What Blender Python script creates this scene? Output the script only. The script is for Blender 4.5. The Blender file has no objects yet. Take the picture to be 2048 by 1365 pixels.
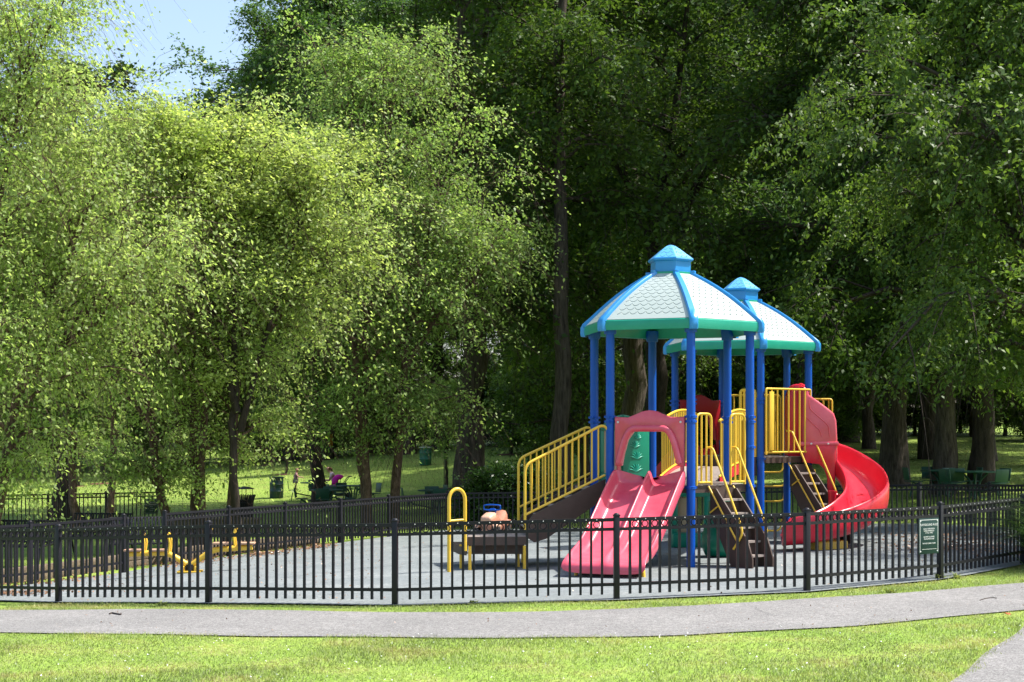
import bpy, bmesh, math, random
import numpy as np
from mathutils import Vector, Matrix, Euler
R_ = math.radians
PI = math.pi
scene = bpy.context.scene
COL = scene.collection

# ---------------------------------------------------------------- camera, world, sun, exposure
EYE = 1.97            # eye height above the playground surface
F = 3157.0            # focal length in pixels of the 2048 wide photograph
YH = 868.0            # horizon row of the photograph
cam_d = bpy.data.cameras.new('camera')
cam = bpy.data.objects.new('camera', cam_d)
COL.objects.link(cam)
scene.camera = cam
cam.location = (0, 0, EYE)
cam.rotation_euler = (R_(90), 0, 0)
cam_d.sensor_width = 36.0
cam_d.lens = 36.0 * F / 2048
cam_d.shift_y = (YH - 682.5) / 2048
cam_d.clip_start = 0.1
cam_d.clip_end = 3000

SUN_EL, SUN_AZ = 57.0, 7.0       # azimuth from +X (right), turned towards +Y (behind the scene)
w = bpy.data.worlds.new('World')
scene.world = w
w.use_nodes = True
nt = w.node_tree
nt.nodes.clear()
sky = nt.nodes.new('ShaderNodeTexSky')
sky.sky_type = 'NISHITA'
sky.sun_disc = False
sky.sun_elevation = R_(SUN_EL)
sky.sun_rotation = R_(90 - SUN_AZ)
sky.air_density = 1.0
sky.dust_density = 2.6
sky.ozone_density = 0.6
bg = nt.nodes.new('ShaderNodeBackground')
bg.inputs['Strength'].default_value = 0.15
wo = nt.nodes.new('ShaderNodeOutputWorld')
nt.links.new(sky.outputs[0], bg.inputs['Color'])
nt.links.new(bg.outputs[0], wo.inputs['Surface'])

sd = bpy.data.lights.new('sun', 'SUN')
sd.energy = 4.6
sd.angle = R_(0.53)
sd.color = (1.0, 0.955, 0.88)
sun = bpy.data.objects.new('sun', sd)
COL.objects.link(sun)
sdir = Vector((math.cos(R_(SUN_EL)) * math.cos(R_(SUN_AZ)), math.cos(R_(SUN_EL)) * math.sin(R_(SUN_AZ)), math.sin(R_(SUN_EL))))
sun.rotation_euler = sdir.to_track_quat('Z', 'Y').to_euler()
sun.location = (30, 20, 40)

vs = scene.view_settings
vs.view_transform = 'Standard'
vs.look = 'None'
vs.exposure = 0.92
vs.gamma = 1.0
vs.use_curve_mapping = False
scene.cycles.max_bounces = 7
scene.cycles.diffuse_bounces = 3
scene.cycles.glossy_bounces = 2
scene.cycles.transmission_bounces = 5
scene.cycles.transparent_max_bounces = 4
scene.cycles.use_denoising = True
scene.cycles.caustics_reflective = False
scene.cycles.caustics_refractive = False

# ---------------------------------------------------------------- measuring helpers
def X(px, d):
    return (px - 1024.0) * d / F

def Z(py, d):
    return EYE - (py - YH) * d / F

# terrain: smooth surface through measured spots (x, y, z)
_tp = np.array([
 (-8,21.6,-.3),(-5.86,20.4,-.22),(-3.69,19.2,-.10),(-1.36,18.35,-.035),(1.22,18.35,.03),(3.55,19,.06),(5.56,20.5,.07),(7.28,22.5,.1),
 (-8,2,-.1),(0,2,0),(8,2,.1),(0,15.2,0),(-5,16.2,-.11),(5.2,16.5,.08),(0,10,0),
 (2.4,24,0),(4.1,28.5,0),(-4.8,23.6,-.15),(-.3,22.6,0),(-7.54,24.7,-.41),(-6.57,26.7,-.40),(-6.29,28.6,-.43),(-5.53,30.8,-.445),
 (-4.73,32.9,-.465),(-3.8,35.1,-.475),(-2.5,37.9,-.47),(-1.62,40,-.49),(3,40,-.42),(9.6,37.8,-.2),(11.4,33,-.05),(9,27,.1),
 (-11,47,-.74),(-15,45,-.74),(-8.3,67,-.8),(-3,52,-.6),(5,54,-.1),(-4.2,80,.48),(-18,60,-.8),(-22,85,-.6),(12,46,.2),(14,52,.4),
 (22,74,.6),(20,90,1.2),(0,95,1.2),(-20,112,.2),(-35,110,0),(10,110,1.8),(-40,60,-.8),(40,60,.6),(40,100,1.6),(-60,140,.8),
 (0,140,3),(60,140,3),(0,200,5),(-80,200,4),(80,200,5),(-40,20,-.6),(40,20,.6),(-40,-20,0),(40,-20,.3),(0,-20,0)], float)
def _phi(r2):
    return 0.5 * r2 * np.log(r2 + 1e-9)
_n = len(_tp)
_d2 = ((_tp[:, None, :2] - _tp[None, :, :2]) ** 2).sum(-1)
_A = np.zeros((_n + 3, _n + 3))
_A[:_n, :_n] = _phi(_d2) + np.eye(_n) * 0.5
_A[:_n, _n] = 1
_A[:_n, _n + 1:] = _tp[:, :2]
_A[_n:, :_n] = _A[:_n, _n:].T
_w = np.linalg.solve(_A, np.concatenate([_tp[:, 2], np.zeros(3)]))
def gza(x, y):
    x = np.clip(np.asarray(x, float), -85, 85)
    y = np.clip(np.asarray(y, float), -20, 205)
    sh = x.shape
    x = x.ravel(); y = y.ravel()
    out = np.empty_like(x)
    for a in range(0, len(x), 20000):
        xx = x[a:a + 20000]; yy = y[a:a + 20000]
        d2 = (xx[:, None] - _tp[None, :, 0]) ** 2 + (yy[:, None] - _tp[None, :, 1]) ** 2
        out[a:a + 20000] = _phi(d2) @ _w[:_n] + _w[_n] + _w[_n + 1] * xx + _w[_n + 2] * yy
    return out.reshape(sh)
def gz(x, y):
    return float(gza(np.array([x]), np.array([y]))[0])
def G(px, py):
    z = 0.0
    for _ in range(12):
        d = (EYE - z) * F / (py - YH)
        z = 0.5 * z + 0.5 * gz(X(px, d), d)
    return (X(px, d), d)

# ---------------------------------------------------------------- materials
def mat(name, col, rough=0.6, spec=0.5, metal=0.0, coat=0.0, noise=None, bump=None, scale=8.0):
    """noise=(second colour, scale, contrast); bump=(scale, strength)"""
    m = bpy.data.materials.new(name)
    m.use_nodes = True
    t = m.node_tree
    b = t.nodes['Principled BSDF']
    b.inputs['Base Color'].default_value = (*col, 1)
    b.inputs['Roughness'].default_value = rough
    b.inputs['Specular IOR Level'].default_value = spec
    b.inputs['Metallic'].default_value = metal
    if coat:
        b.inputs['Coat Weight'].default_value = coat
        b.inputs['Coat Roughness'].default_value = 0.15
    tc = None
    if noise or bump:
        tc = t.nodes.new('ShaderNodeTexCoord')
    if noise:
        c2, sc, con = noise
        n = t.nodes.new('ShaderNodeTexNoise')
        n.inputs['Scale'].default_value = sc
        n.inputs['Detail'].default_value = 6
        n.inputs['Roughness'].default_value = 0.65
        t.links.new(tc.outputs['Object'], n.inputs['Vector'])
        r = t.nodes.new('ShaderNodeValToRGB')
        r.color_ramp.elements[0].position = 0.5 - con
        r.color_ramp.elements[1].position = 0.5 + con
        r.color_ramp.elements[0].color = (*col, 1)
        r.color_ramp.elements[1].color = (*c2, 1)
        t.links.new(n.outputs['Fac'], r.inputs['Fac'])
        t.links.new(r.outputs['Color'], b.inputs['Base Color'])
    if bump:
        n2 = t.nodes.new('ShaderNodeTexNoise')
        n2.inputs['Scale'].default_value = bump[0]
        n2.inputs['Detail'].default_value = 5
        t.links.new(tc.outputs['Object'], n2.inputs['Vector'])
        bp = t.nodes.new('ShaderNodeBump')
        bp.inputs['Strength'].default_value = bump[1]
        bp.inputs['Distance'].default_value = 0.02
        t.links.new(n2.outputs['Fac'], bp.inputs['Height'])
        t.links.new(bp.outputs['Normal'], b.inputs['Normal'])
    return m

def leaf_mat(name, c1, c2, trans=0.45, tcol=None, rough=0.38, spec=0.5, patch=None):
    m = bpy.data.materials.new(name)
    m.use_nodes = True
    t = m.node_tree
    b = t.nodes['Principled BSDF']
    b.inputs['Roughness'].default_value = rough
    b.inputs['Specular IOR Level'].default_value = spec
    g = t.nodes.new('ShaderNodeNewGeometry')
    r = t.nodes.new('ShaderNodeValToRGB')
    r.color_ramp.elements[0].color = (*c1, 1)
    r.color_ramp.elements[1].color = (*c2, 1)
    t.links.new(g.outputs['Random Per Island'], r.inputs['Fac'])
    # slow colour drift through the crown
    tc = t.nodes.new('ShaderNodeTexCoord')
    n = t.nodes.new('ShaderNodeTexNoise')
    n.inputs['Scale'].default_value = 0.55
    n.inputs['Detail'].default_value = 2
    t.links.new(tc.outputs['Object'], n.inputs['Vector'])
    hs = t.nodes.new('ShaderNodeHueSaturation')
    mr = t.nodes.new('ShaderNodeMapRange')
    mr.inputs['From Min'].default_value = 0.3
    mr.inputs['From Max'].default_value = 0.7
    mr.inputs['To Min'].default_value = 0.75
    mr.inputs['To Max'].default_value = 1.25
    t.links.new(n.outputs['Fac'], mr.inputs['Value'])
    t.links.new(mr.outputs['Result'], hs.inputs['Value'])
    src = r.outputs['Color']
    if patch:
        pc, psc, lo, hi = patch
        n3 = t.nodes.new('ShaderNodeTexNoise')
        n3.inputs['Scale'].default_value = psc
        n3.inputs['Detail'].default_value = 5
        t.links.new(tc.outputs['Object'], n3.inputs['Vector'])
        m3 = t.nodes.new('ShaderNodeMapRange')
        m3.inputs['From Min'].default_value = lo
        m3.inputs['From Max'].default_value = hi
        m3.inputs['To Max'].default_value = 0.8
        t.links.new(n3.outputs['Fac'], m3.inputs['Value'])
        x3 = t.nodes.new('ShaderNodeMix'); x3.data_type = 'RGBA'
        x3.inputs['B'].default_value = (*pc, 1)
        t.links.new(src, x3.inputs['A']); t.links.new(m3.outputs['Result'], x3.inputs['Factor'])
        src = x3.outputs['Result']
    t.links.new(src, hs.inputs['Color'])
    t.links.new(hs.outputs['Color'], b.inputs['Base Color'])
    tr = t.nodes.new('ShaderNodeBsdfTranslucent')
    if tcol:
        mx = t.nodes.new('ShaderNodeMix')
        mx.data_type = 'RGBA'
        mx.blend_type = 'MULTIPLY'
        mx.inputs['Factor'].default_value = 1.0
        mx.inputs['B'].default_value = (*tcol, 1)
        t.links.new(hs.outputs['Color'], mx.inputs['A'])
        t.links.new(mx.outputs['Result'], tr.inputs['Color'])
    else:
        t.links.new(hs.outputs['Color'], tr.inputs['Color'])
    ms = t.nodes.new('ShaderNodeMixShader')
    ms.inputs['Fac'].default_value = trans
    t.links.new(b.outputs[0], ms.inputs[1])
    t.links.new(tr.outputs[0], ms.inputs[2])
    t.links.new(ms.outputs[0], t.nodes['Material Output'].inputs['Surface'])
    return m

def bark_mat(name, c1, c2, zs=0.25, sc=9.0, strength=0.9):
    m = bpy.data.materials.new(name)
    m.use_nodes = True
    t = m.node_tree
    b = t.nodes['Principled BSDF']
    b.inputs['Roughness'].default_value = 0.9
    b.inputs['Specular IOR Level'].default_value = 0.2
    tc = t.nodes.new('ShaderNodeTexCoord')
    mp = t.nodes.new('ShaderNodeMapping')
    mp.inputs['Scale'].default_value = (1, 1, zs)
    t.links.new(tc.outputs['Object'], mp.inputs['Vector'])
    n = t.nodes.new('ShaderNodeTexNoise')
    n.inputs['Scale'].default_value = sc
    n.inputs['Detail'].default_value = 7
    n.inputs['Roughness'].default_value = 0.7
    t.links.new(mp.outputs[0], n.inputs['Vector'])
    r = t.nodes.new('ShaderNodeValToRGB')
    r.color_ramp.elements[0].position = 0.35
    r.color_ramp.elements[1].position = 0.68
    r.color_ramp.elements[0].color = (*c1, 1)
    r.color_ramp.elements[1].color = (*c2, 1)
    t.links.new(n.outputs['Fac'], r.inputs['Fac'])
    t.links.new(r.outputs['Color'], b.inputs['Base Color'])
    bp = t.nodes.new('ShaderNodeBump')
    bp.inputs['Strength'].default_value = strength
    bp.inputs['Distance'].default_value = 0.05
    t.links.new(n.outputs['Fac'], bp.inputs['Height'])
    t.links.new(bp.outputs['Normal'], b.inputs['Normal'])
    return m

def ground_mat(name, cols, scales, bump=(60, 0.5, 0.01), rough=0.95, stretch=None, speck=None):
    """cols: list of colours mixed by noises of given scales"""
    m = bpy.data.materials.new(name)
    m.use_nodes = True
    t = m.node_tree
    b = t.nodes['Principled BSDF']
    b.inputs['Roughness'].default_value = rough
    b.inputs['Specular IOR Level'].default_value = 0.25
    tc = t.nodes.new('ShaderNodeTexCoord')
    prev = None
    for i, sc in enumerate(scales):
        n = t.nodes.new('ShaderNodeTexNoise')
        n.inputs['Scale'].default_value = sc
        n.inputs['Detail'].default_value = 6
        n.inputs['Roughness'].default_value = 0.6
        t.links.new(tc.outputs['Object'], n.inputs['Vector'])
        r = t.nodes.new('ShaderNodeMapRange')
        r.inputs['From Min'].default_value = 0.38
        r.inputs['From Max'].default_value = 0.62
        t.links.new(n.outputs['Fac'], r.inputs['Value'])
        mx = t.nodes.new('ShaderNodeMix')
        mx.data_type = 'RGBA'
        t.links.new(r.outputs['Result'], mx.inputs['Factor'])
        if prev is None:
            mx.inputs['A'].default_value = (*cols[0], 1)
        else:
            t.links.new(prev, mx.inputs['A'])
        mx.inputs['B'].default_value = (*cols[i + 1], 1)
        prev = mx.outputs['Result']
        if i > 0:
            mul = t.nodes.new('ShaderNodeMath')
            mul.operation = 'MULTIPLY'
            mul.inputs[1].default_value = 0.6
            t.links.new(r.outputs['Result'], mul.inputs[0])
            t.links.new(mul.outputs[0], mx.inputs['Factor'])
    if speck:
        v = t.nodes.new('ShaderNodeTexVoronoi')
        v.inputs['Scale'].default_value = speck[0]
        t.links.new(tc.outputs['Object'], v.inputs['Vector'])
        sp = t.nodes.new('ShaderNodeSeparateColor')
        t.links.new(v.outputs['Color'], sp.inputs[0])
        mr = t.nodes.new('ShaderNodeMapRange')
        mr.inputs['To Min'].default_value = 1 - speck[1]
        mr.inputs['To Max'].default_value = 1 + speck[1]
        t.links.new(sp.outputs[0], mr.inputs['Value'])
        hs = t.nodes.new('ShaderNodeHueSaturation')
        t.links.new(mr.outputs['Result'], hs.inputs['Value'])
        t.links.new(prev, hs.inputs['Color'])
        prev = hs.outputs['Color']
    t.links.new(prev, b.inputs['Base Color'])
    n2 = t.nodes.new('ShaderNodeTexNoise')
    n2.inputs['Scale'].default_value = bump[0]
    n2.inputs['Detail'].default_value = 4
    t.links.new(tc.outputs['Object'], n2.inputs['Vector'])
    bp = t.nodes.new('ShaderNodeBump')
    bp.inputs['Strength'].default_value = bump[1]
    bp.inputs['Distance'].default_value = bump[2]
    t.links.new(n2.outputs['Fac'], bp.inputs['Height'])
    t.links.new(bp.outputs['Normal'], b.inputs['Normal'])
    return m

def scallop_mat(name, base, line, nu, nv, rough=0.35):
    """fish-scale relief drawn from the UV map (u across in metres, v up the slope in metres)"""
    m = bpy.data.materials.new(name)
    m.use_nodes = True
    t = m.node_tree
    b = t.nodes['Principled BSDF']
    b.inputs['Roughness'].default_value = rough
    b.inputs['Specular IOR Level'].default_value = 0.5
    N = t.nodes.new
    L = t.links.new
    uv = N('ShaderNodeUVMap')
    sx = N('ShaderNodeSeparateXYZ')
    L(uv.outputs[0], sx.inputs[0])
    def M(op, a, b_=None, c=None):
        n = N('ShaderNodeMath'); n.operation = op
        for i, v in enumerate((a, b_, c)):
            if v is None: continue
            if isinstance(v, (int, float)): n.inputs[i].default_value = v
            else: L(v, n.inputs[i])
        return n.outputs[0]
    V = M('MULTIPLY', sx.outputs['Y'], nv)
    row = M('FLOOR', V)
    fy = M('FRACT', V)
    off = M('MULTIPLY', M('MODULO', row, 2.0), 0.5)
    U = M('ADD', M('MULTIPLY', sx.outputs['X'], nu), off)
    fx = M('SUBTRACT', M('FRACT', M('ADD', U, 100.0)), 0.5)
    arc = M('ADD', M('MULTIPLY', M('MULTIPLY', fx, fx), 2.4), 0.12)
    dd = M('ABSOLUTE', M('SUBTRACT', fy, arc))
    inside = M('LESS_THAN', M('ABSOLUTE', fx), 0.47)
    ln = M('MULTIPLY', M('SUBTRACT', 1.0, M('MINIMUM', M('DIVIDE', dd, 0.11), 1.0)), inside)
    # margin: no scales on the outer border, held in the third attribute
    at = N('ShaderNodeVertexColor'); at.layer_name = 'rim'
    sp = N('ShaderNodeSeparateColor'); L(at.outputs['Color'], sp.inputs[0])
    msk = M('GREATER_THAN', sp.outputs[0], 0.5)
    ln = M('MULTIPLY', ln, msk)
    mx = N('ShaderNodeMix'); mx.data_type = 'RGBA'
    mx.inputs['A'].default_value = (*base, 1)
    mx.inputs['B'].default_value = (*line, 1)
    L(M('MULTIPLY', ln, 1.0), mx.inputs['Factor'])
    L(mx.outputs['Result'], b.inputs['Base Color'])
    bp = N('ShaderNodeBump'); bp.inputs['Strength'].default_value = 0.9; bp.inputs['Distance'].default_value = 0.01
    bp.invert = True
    L(ln, bp.inputs['Height'])
    L(bp.outputs['Normal'], b.inputs['Normal'])
    return m

M_BLUE = mat('blue_powder_coat', (0.0, 0.068, 0.40), 0.36, 0.35, noise=((0.0, 0.088, 0.46), 3, 0.3))
M_BLUEP = mat('blue_plastic', (0.012, 0.21, 0.58), 0.32, 0.55, noise=((0.03, 0.28, 0.64), 4, 0.3))
M_CUP = scallop_mat('pale_blue_scale_plastic', (0.10, 0.38, 0.72), (0.01, 0.10, 0.33), 10.0, 10.0)  # cupola cap, paler than the blue drum below it
M_SHING = scallop_mat('pale_green_scale_plastic', (0.37, 0.43, 0.41), (0.01, 0.06, 0.06), 8.0, 10.5)  # roof panel tops, set paler than the green fascia
M_GREENF = mat('green_roof_plastic', (0.0, 0.26, 0.17), 0.35, 0.5, noise=((0.02, 0.33, 0.23), 3, 0.3))
M_GREEN = mat('dark_green_plastic', (0.0, 0.17, 0.10), 0.35, 0.5, noise=((0.0, 0.21, 0.13), 3, 0.3))
M_YEL = mat('yellow_powder_coat', (0.80, 0.52, 0.05), 0.36, 0.5, noise=((0.74, 0.46, 0.035), 5, 0.3))
M_YELP = mat('yellow_plastic', (0.80, 0.53, 0.06), 0.4, 0.5, noise=((0.74, 0.46, 0.04), 4, 0.3))
M_RED = mat('faded_red_plastic', (0.58, 0.045, 0.085), 0.24, 0.6, noise=((0.70, 0.13, 0.18), 2.2, 0.28), bump=(6, 0.12))
M_REDB = mat('bright_red_plastic', (0.58, 0.010, 0.030), 0.27, 0.5, noise=((0.68, 0.035, 0.06), 2.5, 0.3), bump=(6, 0.12))
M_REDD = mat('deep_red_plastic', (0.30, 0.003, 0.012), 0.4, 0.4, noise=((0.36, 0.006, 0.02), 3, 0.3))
M_BROWN = mat('brown_plastic_coat', (0.055, 0.034, 0.026), 0.6, 0.4, noise=((0.085, 0.055, 0.042), 6, 0.3), bump=(120, 0.15))
M_DECK = mat('tan_deck_coat', (0.25, 0.205, 0.18), 0.7, 0.3, noise=((0.32, 0.27, 0.235), 9, 0.3))
M_BEIGE = mat('beige_plastic', (0.42, 0.33, 0.20), 0.5, 0.4, noise=((0.36, 0.27, 0.17), 5, 0.3))
M_BLACK = mat('black_powder_coat', (0.007, 0.007, 0.011), 0.45, 0.32, noise=((0.014, 0.0135, 0.019), 7, 0.3), bump=(25, 0.15))
M_WHITE = mat('white_paint', (0.78, 0.80, 0.78), 0.5)
M_STEEL = mat('bolt_and_light_spot_grey', (0.62, 0.62, 0.6), 0.4, metal=0.3)
M_SIGN = mat('green_sign_board', (0.006, 0.032, 0.028), 0.5, 0.35, noise=((0.009, 0.042, 0.036), 5, 0.3))
M_SIGND = mat('dark_green_sign_board', (0.008, 0.035, 0.025), 0.4, 0.5, noise=((0.01, 0.045, 0.03), 5, 0.3))
M_TGREEN = mat('park_green_steel', (0.006, 0.060, 0.036), 0.45, 0.5, noise=((0.01, 0.075, 0.048), 6, 0.3))
M_BARREL = mat('green_barrel_paint', (0.012, 0.11, 0.07), 0.5, 0.4, noise=((0.03, 0.15, 0.10), 4, 0.3))
M_BARRELD = mat('dark_blue_green_barrel_paint', (0.008, 0.035, 0.04), 0.5, 0.4, noise=((0.015, 0.05, 0.055), 4, 0.3))
M_RIM = mat('grey_white_barrel_liner', (0.45, 0.46, 0.46), 0.7, noise=((0.3, 0.3, 0.3), 9, 0.2))
M_TIMBER = mat('weathered_timber', (0.20, 0.155, 0.11), 0.9, 0.2, noise=((0.10, 0.075, 0.055), 14, 0.2), bump=(30, 0.6))
M_CRACK = mat('crack_filler', (0.05, 0.055, 0.06), 0.9)
M_RUBBERBLK = mat('black_rubber', (0.015, 0.015, 0.017), 0.8, 0.3, noise=((0.025, 0.025, 0.027), 8, 0.3))
M_MAG = mat('magenta_fabric', (0.42, 0.006, 0.22), 0.8, 0.3, noise=((0.50, 0.01, 0.27), 12, 0.3))
M_FAB = mat('dark_fabric', (0.03, 0.035, 0.04), 0.9, 0.2, noise=((0.05, 0.055, 0.06), 12, 0.3))
M_SKIN = mat('skin', (0.50, 0.27, 0.18), 0.6, 0.4, noise=((0.55, 0.31, 0.21), 10, 0.3))
M_HAIR = mat('auburn_hair', (0.09, 0.028, 0.013), 0.6, 0.4, noise=((0.14, 0.045, 0.02), 30, 0.3))
M_HAIRC = mat('light_brown_hair', (0.16, 0.085, 0.04), 0.6, 0.4, noise=((0.2, 0.11, 0.05), 30, 0.3))
M_SHIRT = mat('pale_pink_cotton', (0.58, 0.44, 0.46), 0.9, 0.2, noise=((0.62, 0.5, 0.5), 12, 0.3))
M_DRESS = mat('dusty_rose_cotton', (0.36, 0.19, 0.20), 0.9, 0.2, noise=((0.42, 0.26, 0.27), 12, 0.3))
M_TROUS = mat('grey_cotton', (0.20, 0.21, 0.24), 0.9, 0.2, noise=((0.25, 0.25, 0.28), 12, 0.3))
M_CAR = mat('terracotta_plastic', (0.36, 0.15, 0.09), 0.4, 0.5, noise=((0.42, 0.20, 0.13), 5, 0.3))
M_CARL = mat('peach_plastic', (0.62, 0.38, 0.27), 0.4, 0.5, noise=((0.56, 0.33, 0.22), 5, 0.3))
M_SEAT = mat('tan_rubber_seat', (0.42, 0.24, 0.15), 0.7, 0.3, noise=((0.48, 0.3, 0.2), 7, 0.3))
M_ORANGE = mat('orange_board', (0.72, 0.27, 0.03), 0.6, 0.3, noise=((0.65, 0.22, 0.02), 5, 0.3))
M_LEAFL = leaf_mat('fallen_leaf', (0.16, 0.07, 0.03), (0.34, 0.20, 0.11), 0.1)
M_STICK = mat('dead_stick', (0.05, 0.04, 0.035), 0.9, 0.2, noise=((0.09, 0.07, 0.06), 30, 0.3))
M_MULCH = mat('bark_mulch', (0.12, 0.06, 0.04), 0.95, 0.1, noise=((0.2, 0.11, 0.07), 20, 0.2), bump=(40, 0.8))
M_WIRE = mat('galvanised_wire', (0.18, 0.19, 0.19), 0.5, 0.5, noise=((0.24, 0.25, 0.25), 9, 0.3))

L_BIRCH = leaf_mat('birch_leaf', (0.25, 0.36, 0.085), (0.50, 0.60, 0.25), 0.60, (1.15, 1.2, 0.75), rough=0.5, spec=0.45)
L_BIRCH2 = leaf_mat('greener_birch_leaf', (0.16, 0.28, 0.06), (0.37, 0.48, 0.17), 0.57, (1.15, 1.2, 0.75), rough=0.5, spec=0.45)
L_YEL = leaf_mat('yellow_green_leaf', (0.28, 0.375, 0.085), (0.52, 0.59, 0.23), 0.58, (1.15, 1.2, 0.7), rough=0.5, spec=0.45)
L_DARK = leaf_mat('oak_leaf', (0.045, 0.098, 0.016), (0.12, 0.195, 0.042), 0.45, (1.25, 1.25, 0.6), rough=0.55, spec=0.3)
L_TULIP = leaf_mat('tulip_tree_leaf', (0.05, 0.115, 0.03), (0.11, 0.20, 0.06), 0.44, (1.25, 1.25, 0.6), rough=0.52, spec=0.35)
L_MID = leaf_mat('maple_leaf', (0.06, 0.125, 0.02), (0.13, 0.21, 0.045), 0.44, (1.25, 1.25, 0.6), rough=0.5, spec=0.35)
L_NEAR = leaf_mat('hackberry_leaf', (0.06, 0.125, 0.02), (0.15, 0.23, 0.05), 0.46, (1.2, 1.2, 0.6), rough=0.48, spec=0.4)
L_SHRUB = leaf_mat('glossy_shrub_leaf', (0.035, 0.10, 0.018), (0.09, 0.18, 0.04), 0.3, (1.2, 1.2, 0.5), rough=0.25, spec=0.7)
L_GRASS = leaf_mat('grass_blade', (0.15, 0.22, 0.045), (0.30, 0.35, 0.13), 0.35, (1.1, 1.1, 0.65), rough=0.5, spec=0.3, patch=((0.40, 0.36, 0.16), 1.3, 0.50, 0.66))
L_ORN = leaf_mat('ornamental_grass_blade', (0.05, 0.12, 0.03), (0.12, 0.21, 0.06), 0.35, (1.2, 1.2, 0.6), rough=0.4, spec=0.5)
K_BIRCH = bark_mat('birch_bark', (0.045, 0.028, 0.02), (0.20, 0.13, 0.10), 0.5, 12, 1.0)
K_OAK = bark_mat('oak_bark', (0.03, 0.023, 0.018), (0.13, 0.105, 0.085), 0.12, 14, 1.0)
K_DARK = bark_mat('dark_bark', (0.02, 0.015, 0.012), (0.07, 0.055, 0.045), 0.2, 8, 0.8)
M_LAWN = ground_mat('lawn', [(0.15, 0.25, 0.032), (0.22, 0.32, 0.05), (0.28, 0.31, 0.08), (0.18, 0.28, 0.04)], [0.25, 1.3, 7], (55, 0.5, 0.015), speck=(45, 0.35))
M_RUBBER = ground_mat('safety_surfacing', [(0.175, 0.20, 0.205), (0.25, 0.272, 0.272), (0.165, 0.188, 0.195), (0.13, 0.145, 0.148)], [0.6, 2.3, 13], (90, 0.35, 0.01), speck=(70, 0.2))
M_PATH = ground_mat('asphalt_path', [(0.205, 0.202, 0.195), (0.275, 0.268, 0.258), (0.215, 0.21, 0.204), (0.15, 0.146, 0.143)], [0.7, 3.1, 16], (140, 0.7, 0.012), speck=(95, 0.42))

# ---------------------------------------------------------------- object helpers
def link(o, parent=None):
    COL.objects.link(o)
    if parent is not None:
        o.parent = parent
    return o

def tag(o, label=None, cat=None, group=None, kind=None):
    if label: o['label'] = label
    if cat: o['category'] = cat
    if group: o['group'] = group
    if kind: o['kind'] = kind
    return o

def empty(name, loc=(0, 0, 0), rz=0.0, label=None, cat=None, group=None):
    o = bpy.data.objects.new(name, None)
    o.empty_display_size = 0.2
    link(o)
    o.location = loc
    o.rotation_euler = (0, 0, rz)
    return tag(o, label, cat, group)

def copy_tree(o, parent=None):
    c = o.copy()
    link(c, parent)
    for ch in list(o.children):
        copy_tree(ch, c)
    return c

def smooth(me, ang=40):
    n = len(me.polygons)
    me.polygons.foreach_set('use_smooth', np.ones(n, bool))
    me.set_sharp_from_angle(angle=R_(ang))

def frames(P):
    """P (n,k,3) -> unit normals A,B (n,k,3) across the tangent"""
    T = np.empty_like(P)
    T[:, 1:-1] = P[:, 2:] - P[:, :-2]
    T[:, 0] = P[:, 1] - P[:, 0]
    T[:, -1] = P[:, -1] - P[:, -2]
    T /= np.linalg.norm(T, axis=-1, keepdims=True) + 1e-12
    mean = P[:, -1] - P[:, 0]
    mean = mean / (np.linalg.norm(mean, axis=-1, keepdims=True) + 1e-9)
    ref = np.where(np.abs(mean[:, 2:3]) > 0.75, np.array([[0.94, 0.34, 0.0]]), np.array([[0.0, 0.0, 1.0]]))
    ref = np.repeat(ref[:, None], P.shape[1], 1)
    A = np.cross(T, ref); A /= np.linalg.norm(A, axis=-1, keepdims=True) + 1e-9
    B = np.cross(A, T)
    return A, B

def tubes_np(P, Rr, sides=5):
    """many tapered tubes at once: P (n,k,3), Rr (n,k) -> verts, quad faces"""
    n, k, _ = P.shape
    A, B = frames(P)
    th = np.arange(sides) * 2 * PI / sides
    V = P[:, :, None] + Rr[:, :, None, None] * (np.cos(th)[None, None, :, None] * A[:, :, None] + np.sin(th)[None, None, :, None] * B[:, :, None])
    V = V.reshape(-1, 3)
    i = np.arange(n)[:, None, None] * (k * sides)
    j = np.arange(k - 1)[None, :, None] * sides
    s = np.arange(sides)[None, None, :]
    s2 = (s + 1) % sides
    f = np.stack([i + j + s, i + j + s2, i + j + sides + s2, i + j + sides + s], -1).reshape(-1, 4)
    return V, f

def mesh_np(name, V, Q):
    me = bpy.data.meshes.new(name)
    nv, nf = len(V), len(Q)
    me.vertices.add(nv)
    me.vertices.foreach_set('co', np.ascontiguousarray(V, dtype=np.float32).ravel())
    me.loops.add(nf * 4)
    me.loops.foreach_set('vertex_index', np.ascontiguousarray(Q, dtype=np.int32).ravel())
    me.polygons.add(nf)
    me.polygons.foreach_set('loop_start', np.arange(nf, dtype=np.int32) * 4)
    me.update(calc_edges=True)
    return me

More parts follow.
